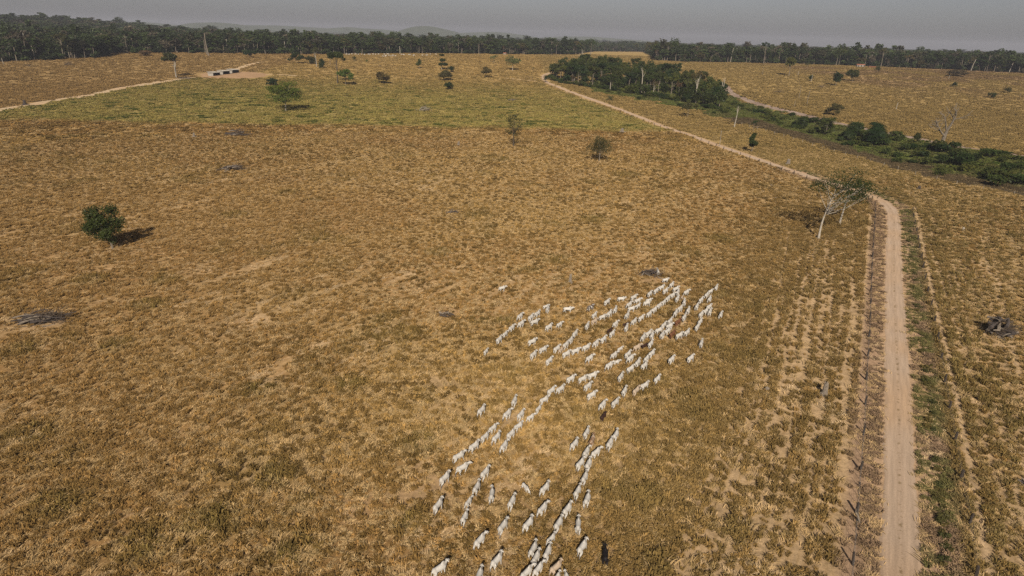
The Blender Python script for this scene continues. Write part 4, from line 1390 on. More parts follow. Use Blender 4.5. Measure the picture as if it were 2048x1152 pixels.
# ------------------------------------------------------------------ far hills
def hill(px, D, Hh, W, depth, seed):
    d = ray(px, 70); d = d[:2] / np.linalg.norm(d[:2])
    c = d * D
    side = np.array([d[1], -d[0]])
    nu, nv = 40, 14
    U, Vv = np.meshgrid(np.linspace(-1, 1, nu), np.linspace(-1, 1, nv))
    xx = c[0] + side[0] * U * W + d[0] * Vv * depth; yy = c[1] + side[1] * U * W + d[1] * Vv * depth
    prof = np.clip(1 - U ** 2, 0, 1) ** 1.3 * np.clip(1 - Vv ** 2, 0, 1)
    zz = -6 + (Hh + 6) * prof * (0.72 + 0.56 * fbm(xx / 700, yy / 700, 3, seed))
    i = np.arange(nv - 1)[:, None] * nu + np.arange(nu - 1)[None, :]
    Q = np.stack([i, i + 1, i + 1 + nu, i + nu], -1).reshape(-1, 4)
    single('hill', np_mesh('hill', np.stack([xx, yy, zz], -1).reshape(-1, 3), [Q], M_HILL, smooth=True), kind='structure')


M_HILL = mat_plain('wooded_hill', (0.055, 0.07, 0.03), (0.035, 0.045, 0.02), 0.01)
for a_ in ((450, 8600, 118, 800, 500, 1), (560, 9400, 116, 1500, 500, 2), (860, 8000, 138, 560, 400, 3), (720, 9000, 120, 900, 400, 4),
           (980, 9300, 112, 900, 400, 5), (250, 9300, 108, 1200, 400, 7), (1180, 9600, 78, 1500, 400, 6)):
    hill(*a_)

# ------------------------------------------------------------------ the dark grove and the stream thicket
GROVE_PX = [(1098, 158), (1120, 166), (1160, 172), (1200, 178), (1250, 186), (1300, 193), (1350, 202), (1400, 214), (1440, 222),
            (1442, 196), (1420, 176), (1380, 160), (1320, 150), (1260, 142), (1200, 138), (1140, 140), (1105, 148)]
GP = np.array(gpts(GROVE_PX))


def inside(x, y, poly):
    c = False
    for (x1, y1), (x2, y2) in zip(poly, np.roll(poly, -1, 0)):
        if (y1 > y) != (y2 > y) and x < (x2 - x1) * (y - y1) / (y2 - y1) + x1:
            c = not c
    return c


rg = np.random.default_rng(77)
pts = []
tries = 0
while len(pts) < 200 and tries < 30000:
    tries += 1
    x = rg.uniform(GP[:, 0].min(), GP[:, 0].max()); y = rg.uniform(GP[:, 1].min(), GP[:, 1].max())
    if inside(x, y, GP) and all((x - a) ** 2 + (y - b) ** 2 > 6.0 ** 2 for a, b in pts):
        pts.append((x, y))
front = np.array(gpts(GROVE_PX[:9]))
gx0, gx1 = GP[:, 0].min(), GP[:, 0].max()
for x, y in pts:
    P = (x, y, float(H(x, y)) - 0.2)
    df = float(dpoly(np.array([x]), np.array([y]), front)[0])
    q = rg.random()
    edge_f = df < 10
    fr_ = (x - gx0) / (gx1 - gx0)
    wh = ('left end', 'left half', 'right half', 'right end')[int(min(3, fr_ * 4))] + ' of the grove' + (', in front' if edge_f else ', farther in')
    if q < 0.10:
        KIT.put('g_brown', P, rg.uniform(11, 19), rg.uniform(8, 12), rg.uniform(0, 6.28), 'half-bare pale-branched tree at the ' + wh, 'half-bare trees, ' + wh)
    elif q < (0.62 if not edge_f else 0.9):
        KIT.put(f'g_dark{rg.integers(0, 3)}', P, rg.uniform(12, 21) * (0.7 if edge_f else 1), rg.uniform(10, 15), rg.uniform(0, 6.28), 'dense dark green tree at the ' + wh, 'dense trees, ' + wh)
    else:
        KIT.put(f'g_spread{rg.integers(0, 3)}', P, rg.uniform(16, 24), rg.uniform(11, 16), rg.uniform(0, 6.28), 'spreading dark tree at the ' + wh, 'spreading trees, ' + wh)
for i in range(70):
    t_ = rg.uniform(0, len(front) - 1.01); k_ = int(t_)
    c = front[k_] + (front[k_ + 1] - front[k_]) * (t_ - k_)
    d_ = c / np.linalg.norm(c)
    c = c + d_ * rg.uniform(-3, 9)
    wh = ('left', 'middle', 'right')[int(min(2, t_ / (len(front) - 1) * 3))]
    KIT.put(f'bush{rg.integers(0, 3)}', (c[0], c[1], float(H(c[0], c[1])) - 0.1), rg.uniform(2.5, 6.0), rg.uniform(5, 10), rg.uniform(0, 6.28),
            f'leafy undergrowth bush along the {wh} front edge of the grove', f'undergrowth, {wh} front of the grove')
dead_tree('dead_tree', 'silver-grey bare tree rising from the back of the grove', 'dead tree', (1166, 140), (1162, 100), 3, 0.35, M_BARK_PALE, 131, 4, trunk_frac=0.3)
palm('tall_palm', 'palm with a tall pale trunk at the front edge of the grove', (1220, 182), 148, 17, 132, 0.72, 14, bark=M_BARK_PALE)
T('grove_tree', 'tall pale-trunked tree at the right end of the grove, standing in its front edge', 'tree', (1391, 206), 140, 30, 'spread', 'olive', 0.55, 300, seed=133, bark=M_BARK_PALE)
T('grove_tree', 'tall slim pale-trunked tree in the front of the grove, right of its middle', 'tree', (1282, 186), 126, 24, 'spread', 'dark', 0.6, 300, seed=134, bark=M_BARK_PALE)
T('emergent_tree', 'tall dark round-headed tree standing above the forest behind the grove', 'tree', (1345, 121), 71, 26, 'round', 'mid', 0.35, 600, seed=135, ls=1.2)
T('emergent_tree', 'tall lobed-crowned tree above the forest edge, left of the round-headed one', 'tree', (1181, 109), 76, 30, 'round', 'mid', 0.4, 500, seed=136, ls=1.2)
T('emergent_tree', 'broad dark tree standing above the forest edge of the right-hand field', 'tree', (1672, 131), 88, 30, 'round', 'mid', 0.25, 500, seed=137, ls=1.2)
T('emergent_tree', 'tall flat-headed tree standing above the forest at the left of the right-hand field', 'tree', (1527, 128), 83, 15, 'spread', 'dark', 0.7, 200, seed=138, ls=1.2)
for i, (b, t_, lab) in enumerate([((1461, 125), (1466, 95), 'tall pale bare trunk in front of the forest, left part of the right-hand field'),
                                  ((1738, 131), (1746, 103), 'leaning pale bare trunk in the forest edge above the white house'),
                                  ((1820, 135), (1827, 112), 'pale bare trunk with a broad foot before the forest, right of the white house'),
                                  ((1942, 142), (1950, 117), 'leaning pale trunk in the forest edge above the low thicket'),
                                  ((2018, 145), (2024, 124), 'pale bare trunk in the forest edge near the right border'),
                                  ((1182, 108), (1183, 80), 'tall straight pale trunk in the forest just left of the clearing'),
                                  ((72, 119), (64, 89), 'leaning pale trunk at the front of the left forest'),
                                  ((456, 105), (455, 77), 'pale straight trunk in the forest edge right of the tall snag'),
                                  ((572, 107), (569, 82), 'pale trunk in the forest edge left of the distant tree cluster'),
                                  ((800, 108), (799, 92), 'short pale trunk in the forest edge above the far cattle')]):
    dead_tree('dead_tree', lab, 'dead tree', b, t_, 0, 0.38, M_BARK_PALE, 140 + i)

rv = np.random.default_rng(91)
cand_x = rv.uniform(STRIP[:, 0].min(), STRIP[:, 0].max(), 9000); cand_y = rv.uniform(STRIP[:, 1].min(), STRIP[:, 1].max(), 9000)
ci, ct = strip_mask(cand_x, cand_y)
pal_x = [ground(a, b)[0] for a, b in ((1560, 240), (1628, 262), (1676, 272), (1724, 285), (1800, 300), (1920, 330))]
PLACE = ['below the grove', 'left of the palm clusters', 'by the leftmost palm cluster', 'by the second palm cluster', 'by the third palm cluster', 'right of the palm clusters', 'near the right edge']
nb = 0
for x, y, a, t_ in zip(cand_x, cand_y, ci, ct):
    if nb >= 290: break
    if not a or t_ < 0.12 or t_ > 0.93: continue
    if x < ground(1440, 200)[0] and rv.random() < 0.72: continue
    if t_ < 0.36 and rv.random() > 0.10: continue
    P = (float(x), float(y), float(H(x, y)) - 0.1)
    wh = PLACE[0] if x < ground(1450, 200)[0] else PLACE[1 + int(min(5, np.searchsorted(pal_x[1:], x)))]
    right_part = x > pal_x[3]
    q = rv.random()
    nb += 1
    if q < (0.30 if not right_part else 0.12):
        KIT.put('bush_b', P, rv.uniform(0.8, 1.8), rv.uniform(2, 4.5), rv.uniform(0, 6.28), 'low bright green bush in the stream strip ' + wh, 'bright stream bushes ' + wh)
    else:
        k_ = 1.95 if right_part else 1.25
        KIT.put(f'bush{rv.integers(0, 3)}', P, rv.uniform(1.5, 3.6) * k_, rv.uniform(3.5, 8) * k_, rv.uniform(0, 6.28), 'dark green bush in the stream strip ' + wh, 'dark stream bushes ' + wh)
rw = np.random.default_rng(95)
for i in range(74):
    py = rw.uniform(425, 1150)
    px = np.interp(py, [425, 560, 700, 850, 1000, 1150], [1811, 1826, 1847, 1862, 1878, 1893]) + rw.normal(0, 6)
    P = ground(px, py)
    ww_ = ('by the road bend', 'far part', 'middle part', 'near part', 'at the bottom edge')[int(min(4, (py - 425) / 145))]
    KIT.put('weed', P, rw.uniform(0.5, 1.0), rw.uniform(1.0, 2.4), rw.uniform(0, 6.28), 'leafy green weed clump between the dirt road and right fence, ' + ww_, 'green weeds, ' + ww_)

# ------------------------------------------------------------------ fences
def walk(pts, step, first=None):
    """points every step metres along a line on the ground; a post stands at `first`"""
    pts = np.asarray(pts, float)
    s = np.concatenate([[0], np.cumsum(np.hypot(*np.diff(pts, axis=0).T))])
    off = 0.0
    if first is not None:
        f_ = np.asarray(first, float)
        best = 1e9
        for k_ in range(len(pts) - 1):
            d = pts[k_ + 1] - pts[k_]; t = float(np.clip((f_ - pts[k_]) @ d / (d @ d), 0, 1))
            e = np.hypot(*(pts[k_] + t * d - f_))
            if e < best: best = e; off = (s[k_] + t * math.sqrt(d @ d)) % step
    q = np.arange(off, s[-1], step)
    return np.stack([np.interp(q, s, pts[:, 0]), np.interp(q, s, pts[:, 1])], -1)


def post_mesh(name, hh, r, mat, seed, n=6):
    rr = np.random.default_rng(seed)
    mb = MB()
    p = np.array([(0, 0, -0.3), (0, 0, hh * 0.5), (0, 0, hh * 0.97), (0, 0, hh)]) + np.append(rr.normal(0, 0.012, (4, 2)), np.zeros((4, 1)), 1)
    mb.add(*tube(p, np.array([1.1, 1.0, 0.95, 0.7]) * r, n))
    return mb.mesh(name, mat)


def fence(name, label, pts, step, first, ndrop, hh, r, drop_to, mat, wires=4, maxpost=300):
    rf_ = np.random.default_rng(len(pts))
    W = walk(pts, step, first)[:maxpost]
    W = W[np.argsort(np.hypot(W[:, 0], W[:, 1]))] if False else W
    c0 = (float(W[0][0]), float(W[0][1]), float(H(*W[0])))
    o = thing(name, label, 'fence', c0)
    meshes = [post_mesh('post', hh * f_, r * g_, mat, i) for i, (f_, g_) in enumerate(((1, 1), (1.06, 0.85), (0.95, 1.15), (1.02, 1.0)))]
    dm = post_mesh('dropper', hh * 0.88, 0.026, M_STAKE if mat is M_STAKE else M_POST, 9, 4)
    nd = 0
    for i, w in enumerate(W):
        P = np.array([w[0], w[1], float(H(*w))]) - c0
        p = part('post', meshes[i % 4], o)
        p.location = tuple(P)
        p.rotation_euler = (rf_.normal(0, 0.05), rf_.normal(0, 0.05), rf_.uniform(0, 6.28))
        if i + 1 < len(W) and np.hypot(*w) < drop_to:
            for j in range(ndrop):
                t = (j + 1) / (ndrop + 1)
                q = w + (W[i + 1] - w) * t
                P = np.array([q[0], q[1], float(H(*q))]) - c0
                d = part('dropper', dm, o); d.location = tuple(P)
                d.rotation_euler = (rf_.normal(0, 0.05), rf_.normal(0, 0.05), 0)
                nd += 1
    near = W[np.hypot(W[:, 0], W[:, 1]) < 420]
    if len(near) > 2:
        for k_ in range(wires):
            z = hh * (0.28 + 0.2 * k_)
            path = np.stack([near[:, 0] - c0[0], near[:, 1] - c0[1], H(near[:, 0], near[:, 1]) + z - c0[2]], -1)
            mb = MB(); mb.add(*tube(path, 0.006, 3, False))
            part('wire', mb.mesh('wire', M_WIRE), o)
    return o


fence('wire_fence', 'wire fence of dark posts along the left side of the dirt road', LFENCE, 10.7, ground(1726, 869)[:2], 4, 1.7, 0.17, 260, M_POST)
fence('wire_fence', 'wire fence of dark posts along the right side of the dirt road', RFENCE, 10.9, ground(1921, 959)[:2], 4, 1.75, 0.19, 260, M_POST)
fence('wire_fence', 'pale-posted wire fence along the brow above the stream thicket', VFENCE, 11.5, ground(1697.5, 311)[:2], 1, 1.9, 0.11, 420, M_STAKE)
fence('wire_fence', 'short row of fence posts along the near edge of the left dirt track', gpts([(0, 227), (65, 217), (140, 203), (220, 187), (300, 172), (352, 166)]), 14, None, 0, 1.7, 0.15, 0, M_POST, 0)
P = ground(1711, 1046)
o = thing('corner_brace', 'grey forked branch standing against a post of the left fence', 'branch', P)
mb = MB(); mb.add(*tube([(0.5, -0.2, -0.1), (0.25, 0.0, 0.8), (0.05, 0.1, 1.5)], [0.11, 0.09, 0.05], 6)); mb.add(*tube([(0.25, 0.0, 0.8), (-0.25, 0.1, 1.6), (-0.3, 0.1, 2.1)], [0.08, 0.06, 0.03], 5))
part('branch', mb.mesh('forked_branch', M_DEAD), o)
# gate on the far path
P = ground(1058, 160)
o = thing('timber_gate', 'small dark timber frame beside the far red path', 'gate', P)
pm = post_mesh('post', 3.4, 0.22, M_POST, 3)
for dx in (-3.6, 0, 3.6):
    q = part('post', pm, o); q.location = (dx, 0, 0)
mb = MB(); mb.add(*box((0, 0, 3.3), (8.0, 0.35, 0.35)))
part('beam', mb.mesh('beam', M_POST), o)

# ------------------------------------------------------------------ brush piles, logs and stumps
def log_pile(name, label, px, wpx, hpx, nlog, seed, mats, twigs=60, tw=None, radial=False, ang=None, cat='brush pile', long_=0.6, rr=(0.10, 0.24), tall=0.5):
    """a heap of broken logs with a tangle of twigs; radial: a dome of roots and limbs"""
    r_ = np.random.default_rng(seed)
    P = ground(*px)
    W = wpx * mpp(P)
    Dp = max(W * 0.4, hpx * mpp(P) * 0.9)
    Hm = max(0.5, hpx * mpp(P) * tall)
    o = thing(name, label, cat, P)
    for i in range(nlog):
        L = W * long_ * r_.uniform(0.35, 1.0) * (0.75 if radial else 1)
        a = (ang if ang is not None else 0) + (r_.uniform(0, 6.28) if radial else r_.normal(0, 0.38))
        u = np.clip(r_.normal(0, 0.42, 2), -0.9, 0.9)
        c = np.array([u[0] * W * 0.5, u[1] * Dp * 0.5, 0])
        el = r_.uniform(-0.25, 0.55) if radial else r_.uniform(-0.12, 0.25)
        d = np.array([math.cos(a) * math.cos(el), math.sin(a) * math.cos(el), math.sin(el)])
        z0 = 0.1 + Hm * r_.uniform(0.1, 1.0) * max(0, 1 - (u ** 2).sum())
        rad = r_.uniform(*rr)
        p0 = c - d * L * 0.5; p0[2] = z0 - d[2] * L * 0.4
        pth = curve(p0, p0 + d * L, r_, 0.07, 5)
        pth[:, 2] = np.maximum(pth[:, 2], rad * 0.4)
        mb = MB(); mb.add(*tube(pth, np.linspace(rad, rad * 0.4, 5), 6))
        part('log', mb.mesh('log', mats[i % len(mats)]), o)
    if twigs:
        mb = MB()
        for i in range(twigs):
            u = np.clip(r_.normal(0, 0.48, 2), -1, 1)
            c = np.array([u[0] * W * 0.45, u[1] * Dp * 0.45, r_.uniform(0.0, 1.0) * Hm * max(0.1, 1 - (u ** 2).sum())])
            a = (ang or 0) + r_.normal(0, 1.0); el = r_.uniform(-0.3, 0.9)
            L = r_.uniform(0.12, 0.32) * max(W, 3)
            d = np.array([math.cos(a) * math.cos(el), math.sin(a) * math.cos(el), math.sin(el)]) * L
            q = curve(c, c + d, r_, 0.1, 4); q[:, 2] = np.maximum(q[:, 2], 0.03)
            mb.add(*tube(q, np.linspace(0.055, 0.02, 4), 4, False), 0, r_.random())
        part('twigs', mb.mesh('twigs', tw or M_TWIG), o, 'stuff')
    return o


log_pile('brush_pile', 'wide heap of grey fallen logs lying in dry grass at the left edge', (90, 643), 112, 46, 36, 1, [M_CHAR, M_DEAD, M_CHAR], 170, M_TWIG, ang=0.3, tall=0.42)
log_pile('brush_pile', 'charred heap of roots and branches in the right field beyond the right fence', (1995, 668), 84, 48, 34, 2, [M_CHAR, M_DEAD, M_CHAR], 260, M_TWIG, radial=True, rr=(0.16, 0.40), tall=0.72)
log_pile('brush_pile', 'dark heap of charred branches at the head of the cattle herd', (1298, 552), 60, 30, 26, 3, [M_CHAR, M_CHAR, M_DEAD], 150, M_TWIG, radial=True, tall=0.45)
log_pile('brush_pile', 'brush heap with a long log pointing right in the upper left of the field', (474, 272), 46, 26, 13, 4, [M_CHAR, M_DEAD, M_CHAR], 140, M_TWIG, ang=0.25, tall=0.5, rr=(0.18, 0.4))
log_pile('brush_pile', 'curved fallen branch heap in the left field below the brush heap with the long log', (466, 341), 58, 26, 13, 5, [M_CHAR, M_DEAD], 140, M_TWIG, ang=0.8, tall=0.4, rr=(0.16, 0.38))
log_pile('brush_pile', 'pale dead branch heap in the green pasture', (848, 222), 34, 15, 14, 6, [M_DEAD, M_BARK_PALE], 90, M_DEAD, radial=True, tall=0.6, rr=(0.18, 0.36))
log_pile('brush_pile', 'low heap of branches grown over with green weeds in the green pasture', (1026, 202), 24, 9, 6, 7, [M_DEAD], 40, M_TWIG)
log_pile('brush_pile', 'small dark heap of branches with one upright stick in mid field', (906, 427), 30, 16, 11, 8, [M_CHAR, M_DEAD], 60, M_CHAR, radial=True, tall=0.5)
log_pile('brush_pile', 'grey broken log on bare ground left of the herd', (893, 634), 28, 30, 10, 9, [M_DEAD, M_CHAR], 90, M_TWIG, ang=-0.9, tall=0.5)
log_pile('brush_pile', 'dark dead branches at the right edge of the picture', (2046, 968), 26, 20, 6, 10, [M_CHAR, M_DEAD], 20, M_CHAR, radial=True)
log_pile('brush_pile', 'low dead brush before the left forest', (135, 131), 27, 16, 6, 11, [M_TWIG], 130, M_TWIG, radial=True, rr=(0.08, 0.2))
log_pile('brush_pile', 'low grey brush in the far left field near the fence stub', (55, 133), 22, 8, 5, 12, [M_TWIG], 50, M_TWIG, radial=True)
log_pile('brush_pile', 'pair of pale logs in the dry field near the road', (1541, 374), 14, 8, 4, 13, [M_DEAD], 10, M_DEAD)
log_pile('brush_pile', 'small pale log left of the leaning trees', (1553, 398), 14, 8, 4, 14, [M_DEAD], 10, M_DEAD, ang=-0.8)
log_pile('brush_pile', 'low brush heap in the middle of the right-hand field', (1556, 185), 24, 10, 5, 15, [M_TWIG], 70, M_TWIG, radial=True)
log_pile('brush_pile', 'thin brush heap right of the middle of the right-hand field', (1641, 175), 26, 10, 5, 16, [M_TWIG], 70, M_TWIG, radial=True)
log_pile('brush_pile', 'low dark log heap in the green pasture below the sheds', (455, 226), 16, 7, 4, 17, [M_DEAD, M_TWIG], 20, M_TWIG)
log_pile('brush_pile', 'small brush heap in the far pasture left of the bright green tree', (759, 133), 15, 5, 4, 18, [M_TWIG], 40, M_TWIG)


def stump(name, label, px, hpx, seed, mat=M_DEAD, roots=5, wide=0.22, stick=False, cat='stump'):
    r_ = np.random.default_rng(seed)
    P = ground(*px)
    hh = max(0.35, height_to(P, px[1] - hpx))
    r = hh * wide
    o = thing(name, label, cat, P)
    mb = MB()
    V, Fs = tube([(0, 0, -0.1), (0.02, 0, hh * 0.25), (0.05, 0.02, hh * 0.7), (0.06, 0.02, hh)], [r * 1.5, r, r * 0.85, r * 0.75], 9)
    V[9 * 3:9 * 4, 2] += r_.uniform(-0.22, 0.12, 9) * hh
    mb.add(V, Fs)
    part('trunk', mb.mesh('stump_trunk', mat), o)
    for i in range(roots):
        a = i / roots * 6.28 + r_.normal(0, 0.3)
        d = np.array([math.cos(a), math.sin(a), 0])
        mb = MB(); mb.add(*tube([d * r * 0.5 + (0, 0, hh * 0.22), d * r * 1.9 + (0, 0, 0.06), d * r * 3.2 + (0, 0, -0.06)], [r * 0.4, r * 0.28, r * 0.1], 5))
        part('root', mb.mesh('root', mat), o)
    if stick:
        mb = MB(); mb.add(*tube([(0.1, 0, hh * 0.5), (0, 0, hh * 2.4)], [0.06, 0.03], 5))
        part('stick', mb.mesh('stick', mat), o)
    return o


stump('tree_stump', 'tall split grey stump standing in the dry field left of the road', (1648, 790), 24, 1, M_DEAD, 5, 0.2)
stump('tree_stump', 'small dark stump left of the tall split stump', (1533, 783), 9, 2, M_DEAD, 4, 0.5)
stump('tree_stump', 'pale broken stump with spread roots on the slope above the dirt road', (1576, 329), 11, 3, M_DEAD, 6, 0.34)
stump('tree_stump', 'small grey stump at the edge of the green pasture near the road', (1244, 264), 7, 4, M_DEAD, 4, 0.5)
stump('tree_stump', 'pale stump with a thin stick rising from it in the upper left field', (388, 274), 8, 5, M_DEAD, 5, 0.3, True)
stump('tree_stump', 'dark stump on the left dirt track at the left edge', (50, 210), 10, 6, M_CHAR, 4, 0.3)
stump('tree_stump', 'grey dead root tuft in the field above the herd', (1140, 566), 17, 7, M_DEAD, 6, 0.16)
stump('tree_stump', 'small pale stump in the grass right of the right fence', (1926, 461), 6, 8, M_BARK_PALE, 4, 0.4)
stump('tree_stump', 'small dark stump on the slope right of the leaning trees', (1838, 378), 6, 9, M_CHAR, 3, 0.5)
stump('tree_stump', 'little grey stump low in the mid field left of the sparse tree', (917, 291), 8, 10, M_DEAD, 4, 0.3)

# ------------------------------------------------------------------ the three sheds, the trough and the far house
M_WHITE = mat_plain('whitewash', (0.44, 0.40, 0.345), (0.32, 0.285, 0.24), 0.8)
M_ROOF = mat_plain('sheet_roof', (0.40, 0.36, 0.30), (0.30, 0.26, 0.21), 0.6)
M_SHADE = mat_plain('dark_boards_and_shade', (0.10, 0.08, 0.065), (0.06, 0.05, 0.04), 1.5)  # dark boards of the trough; in sheds and doorways shade put into colour
M_BRICK = mat_plain('red_brick', (0.36, 0.15, 0.09), (0.27, 0.11, 0.07), 1.5)


def shed(label, px, seed):
    """an open cattle shed: pale gable end towards the left, the open side shaded under the roof on the right"""
    P = ground(*px)
    k_ = mpp(P)
    w, d, hh = 14.5 * k_, 17 * k_, 8.2 * k_
    o = thing('cattle_shed', label, 'shed', P, 'three cattle sheds in the red yard', R(-22))
    mb = MB(); mb.add(*box((0, 0, hh * 0.27), (w * 0.92, 0.25, hh * 0.54))); part('end_wall', mb.mesh('end_wall', M_WHITE), o)
    mb = MB(); mb.add(*box((0, -0.05, hh * 0.75), (w + 0.3, 0.25, hh * 0.30))); part('gable_panel', mb.mesh('gable_panel', M_WHITE), o)
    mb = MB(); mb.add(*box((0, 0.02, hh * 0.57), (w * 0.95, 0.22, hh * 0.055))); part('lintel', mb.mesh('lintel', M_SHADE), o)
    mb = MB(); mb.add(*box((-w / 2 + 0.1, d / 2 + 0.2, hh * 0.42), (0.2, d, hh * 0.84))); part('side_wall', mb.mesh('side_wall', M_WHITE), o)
    mb = MB(); mb.add(*box((0.3, d / 2 + 0.3, hh * 0.42), (0.2, d, hh * 0.84))); part('shade_partition', mb.mesh('shade_partition', M_SHADE), o)  # dark sheet behind the open side, interior shade put into its colour
    mb = MB(); mb.add(*box((0, d + 0.35, hh * 0.42), (w, 0.2, hh * 0.84))); part('back_wall', mb.mesh('back_wall', M_SHADE), o)  # dark tone paints the shade deep inside the shed
    pm = post_mesh('shed_post', hh * 0.86, 0.13, M_POST, 4)
    for j in range(5):
        p = part('post', pm, o); p.location = (w / 2 + 0.2, 0.4 + j * d / 4.2, 0)
    mb = MB()
    V, Fq = box((0.4, d / 2, hh * 0.93), (w + 2.6, d + 1.6, 0.2))
    V[:, 2] += -0.05 * V[:, 0]
    mb.add(V, Fq)
    part('roof', mb.mesh('shed_roof', M_ROOF), o)
    return o


shed('low cattle shed with a pale end wall, nearest and leftmost of the three', (421.5, 152.2), 1)
shed('low cattle shed with a pale end wall, middle one of the three', (441, 149.2), 2)
shed('low cattle shed with a pale end wall, farthest and rightmost of the three', (459.5, 146.8), 3)
P = ground(369, 158)
o = thing('cattle_trough', 'low dark trough of boards on posts beside the twin-trunked tree', 'trough', P, rz=R(-6))
k_ = mpp(P); L = 24 * k_
mb = MB(); mb.add(*box((0, 0, 1.25), (L, 1.0, 0.7))); part('trough_body', mb.mesh('trough_body', M_SHADE), o)
pm = post_mesh('trough_post', 1.6, 0.16, M_POST, 5)
for j in range(6):
    p = part('leg', pm, o); p.location = (-L / 2 + 0.6 + j * (L - 1.2) / 5, -0.62, 0)
mb = MB(); mb.add(*box((0, -0.1, 2.3), (L + 0.6, 1.8, 0.10))); part('rail', mb.mesh('rail', M_POST), o)


def house(label, px, wpx, hpx, doors, walls=M_WHITE, roofm=M_BRICK):
    P = ground(*px); k_ = mpp(P)
    w, hh = wpx * k_, max(2.4, hpx * k_ * 0.8)
    o = thing('farm_house', label, 'house', P)
    mb = MB(); mb.add(*box((0, 3, hh / 2), (w, 6, hh))); part('wall', mb.mesh('house_wall', walls), o)
    mb = MB()
    a = w / 2 + 0.5
    V = np.array([(-a, -0.6, hh), (a, -0.6, hh), (a, 6.6, hh), (-a, 6.6, hh), (-a, 3, hh + 1.1), (a, 3, hh + 1.1)])
    V[:, 2] += 0.02
    mb.add(V, [np.array([[0, 1, 5, 4], [2, 3, 4, 5]]), np.array([[1, 2, 5], [3, 0, 4]])])
    part('roof', mb.mesh('house_roof', roofm), o)
    for x_ in doors:
        mb = MB(); mb.add(*box((x_ * w, -0.02, hh * 0.44), (w * 0.13, 0.12, hh * 0.86)))
        part('doorway', mb.mesh('doorway', M_SHADE), o)  # dark slab on the wall, painted as the shade of an opening
    return o


house('tiny white house with dark doorways before the right-hand forest', (1722, 134), 15, 5, (-0.33, 0.03, 0.40))
house('very small white hut at the far forest edge above the pale feathery trees', (1009.5, 109.5), 5, 3, (0.3,))
mb = MB(); mb.add(*box((0, 0, 0.8), (11, 2.5, 1.6)))
o = thing('brick_wall', 'low reddish wall right of the tiny white house', 'wall', ground(1744, 135))
part('wall', mb.mesh('low_wall', M_BRICK), o)


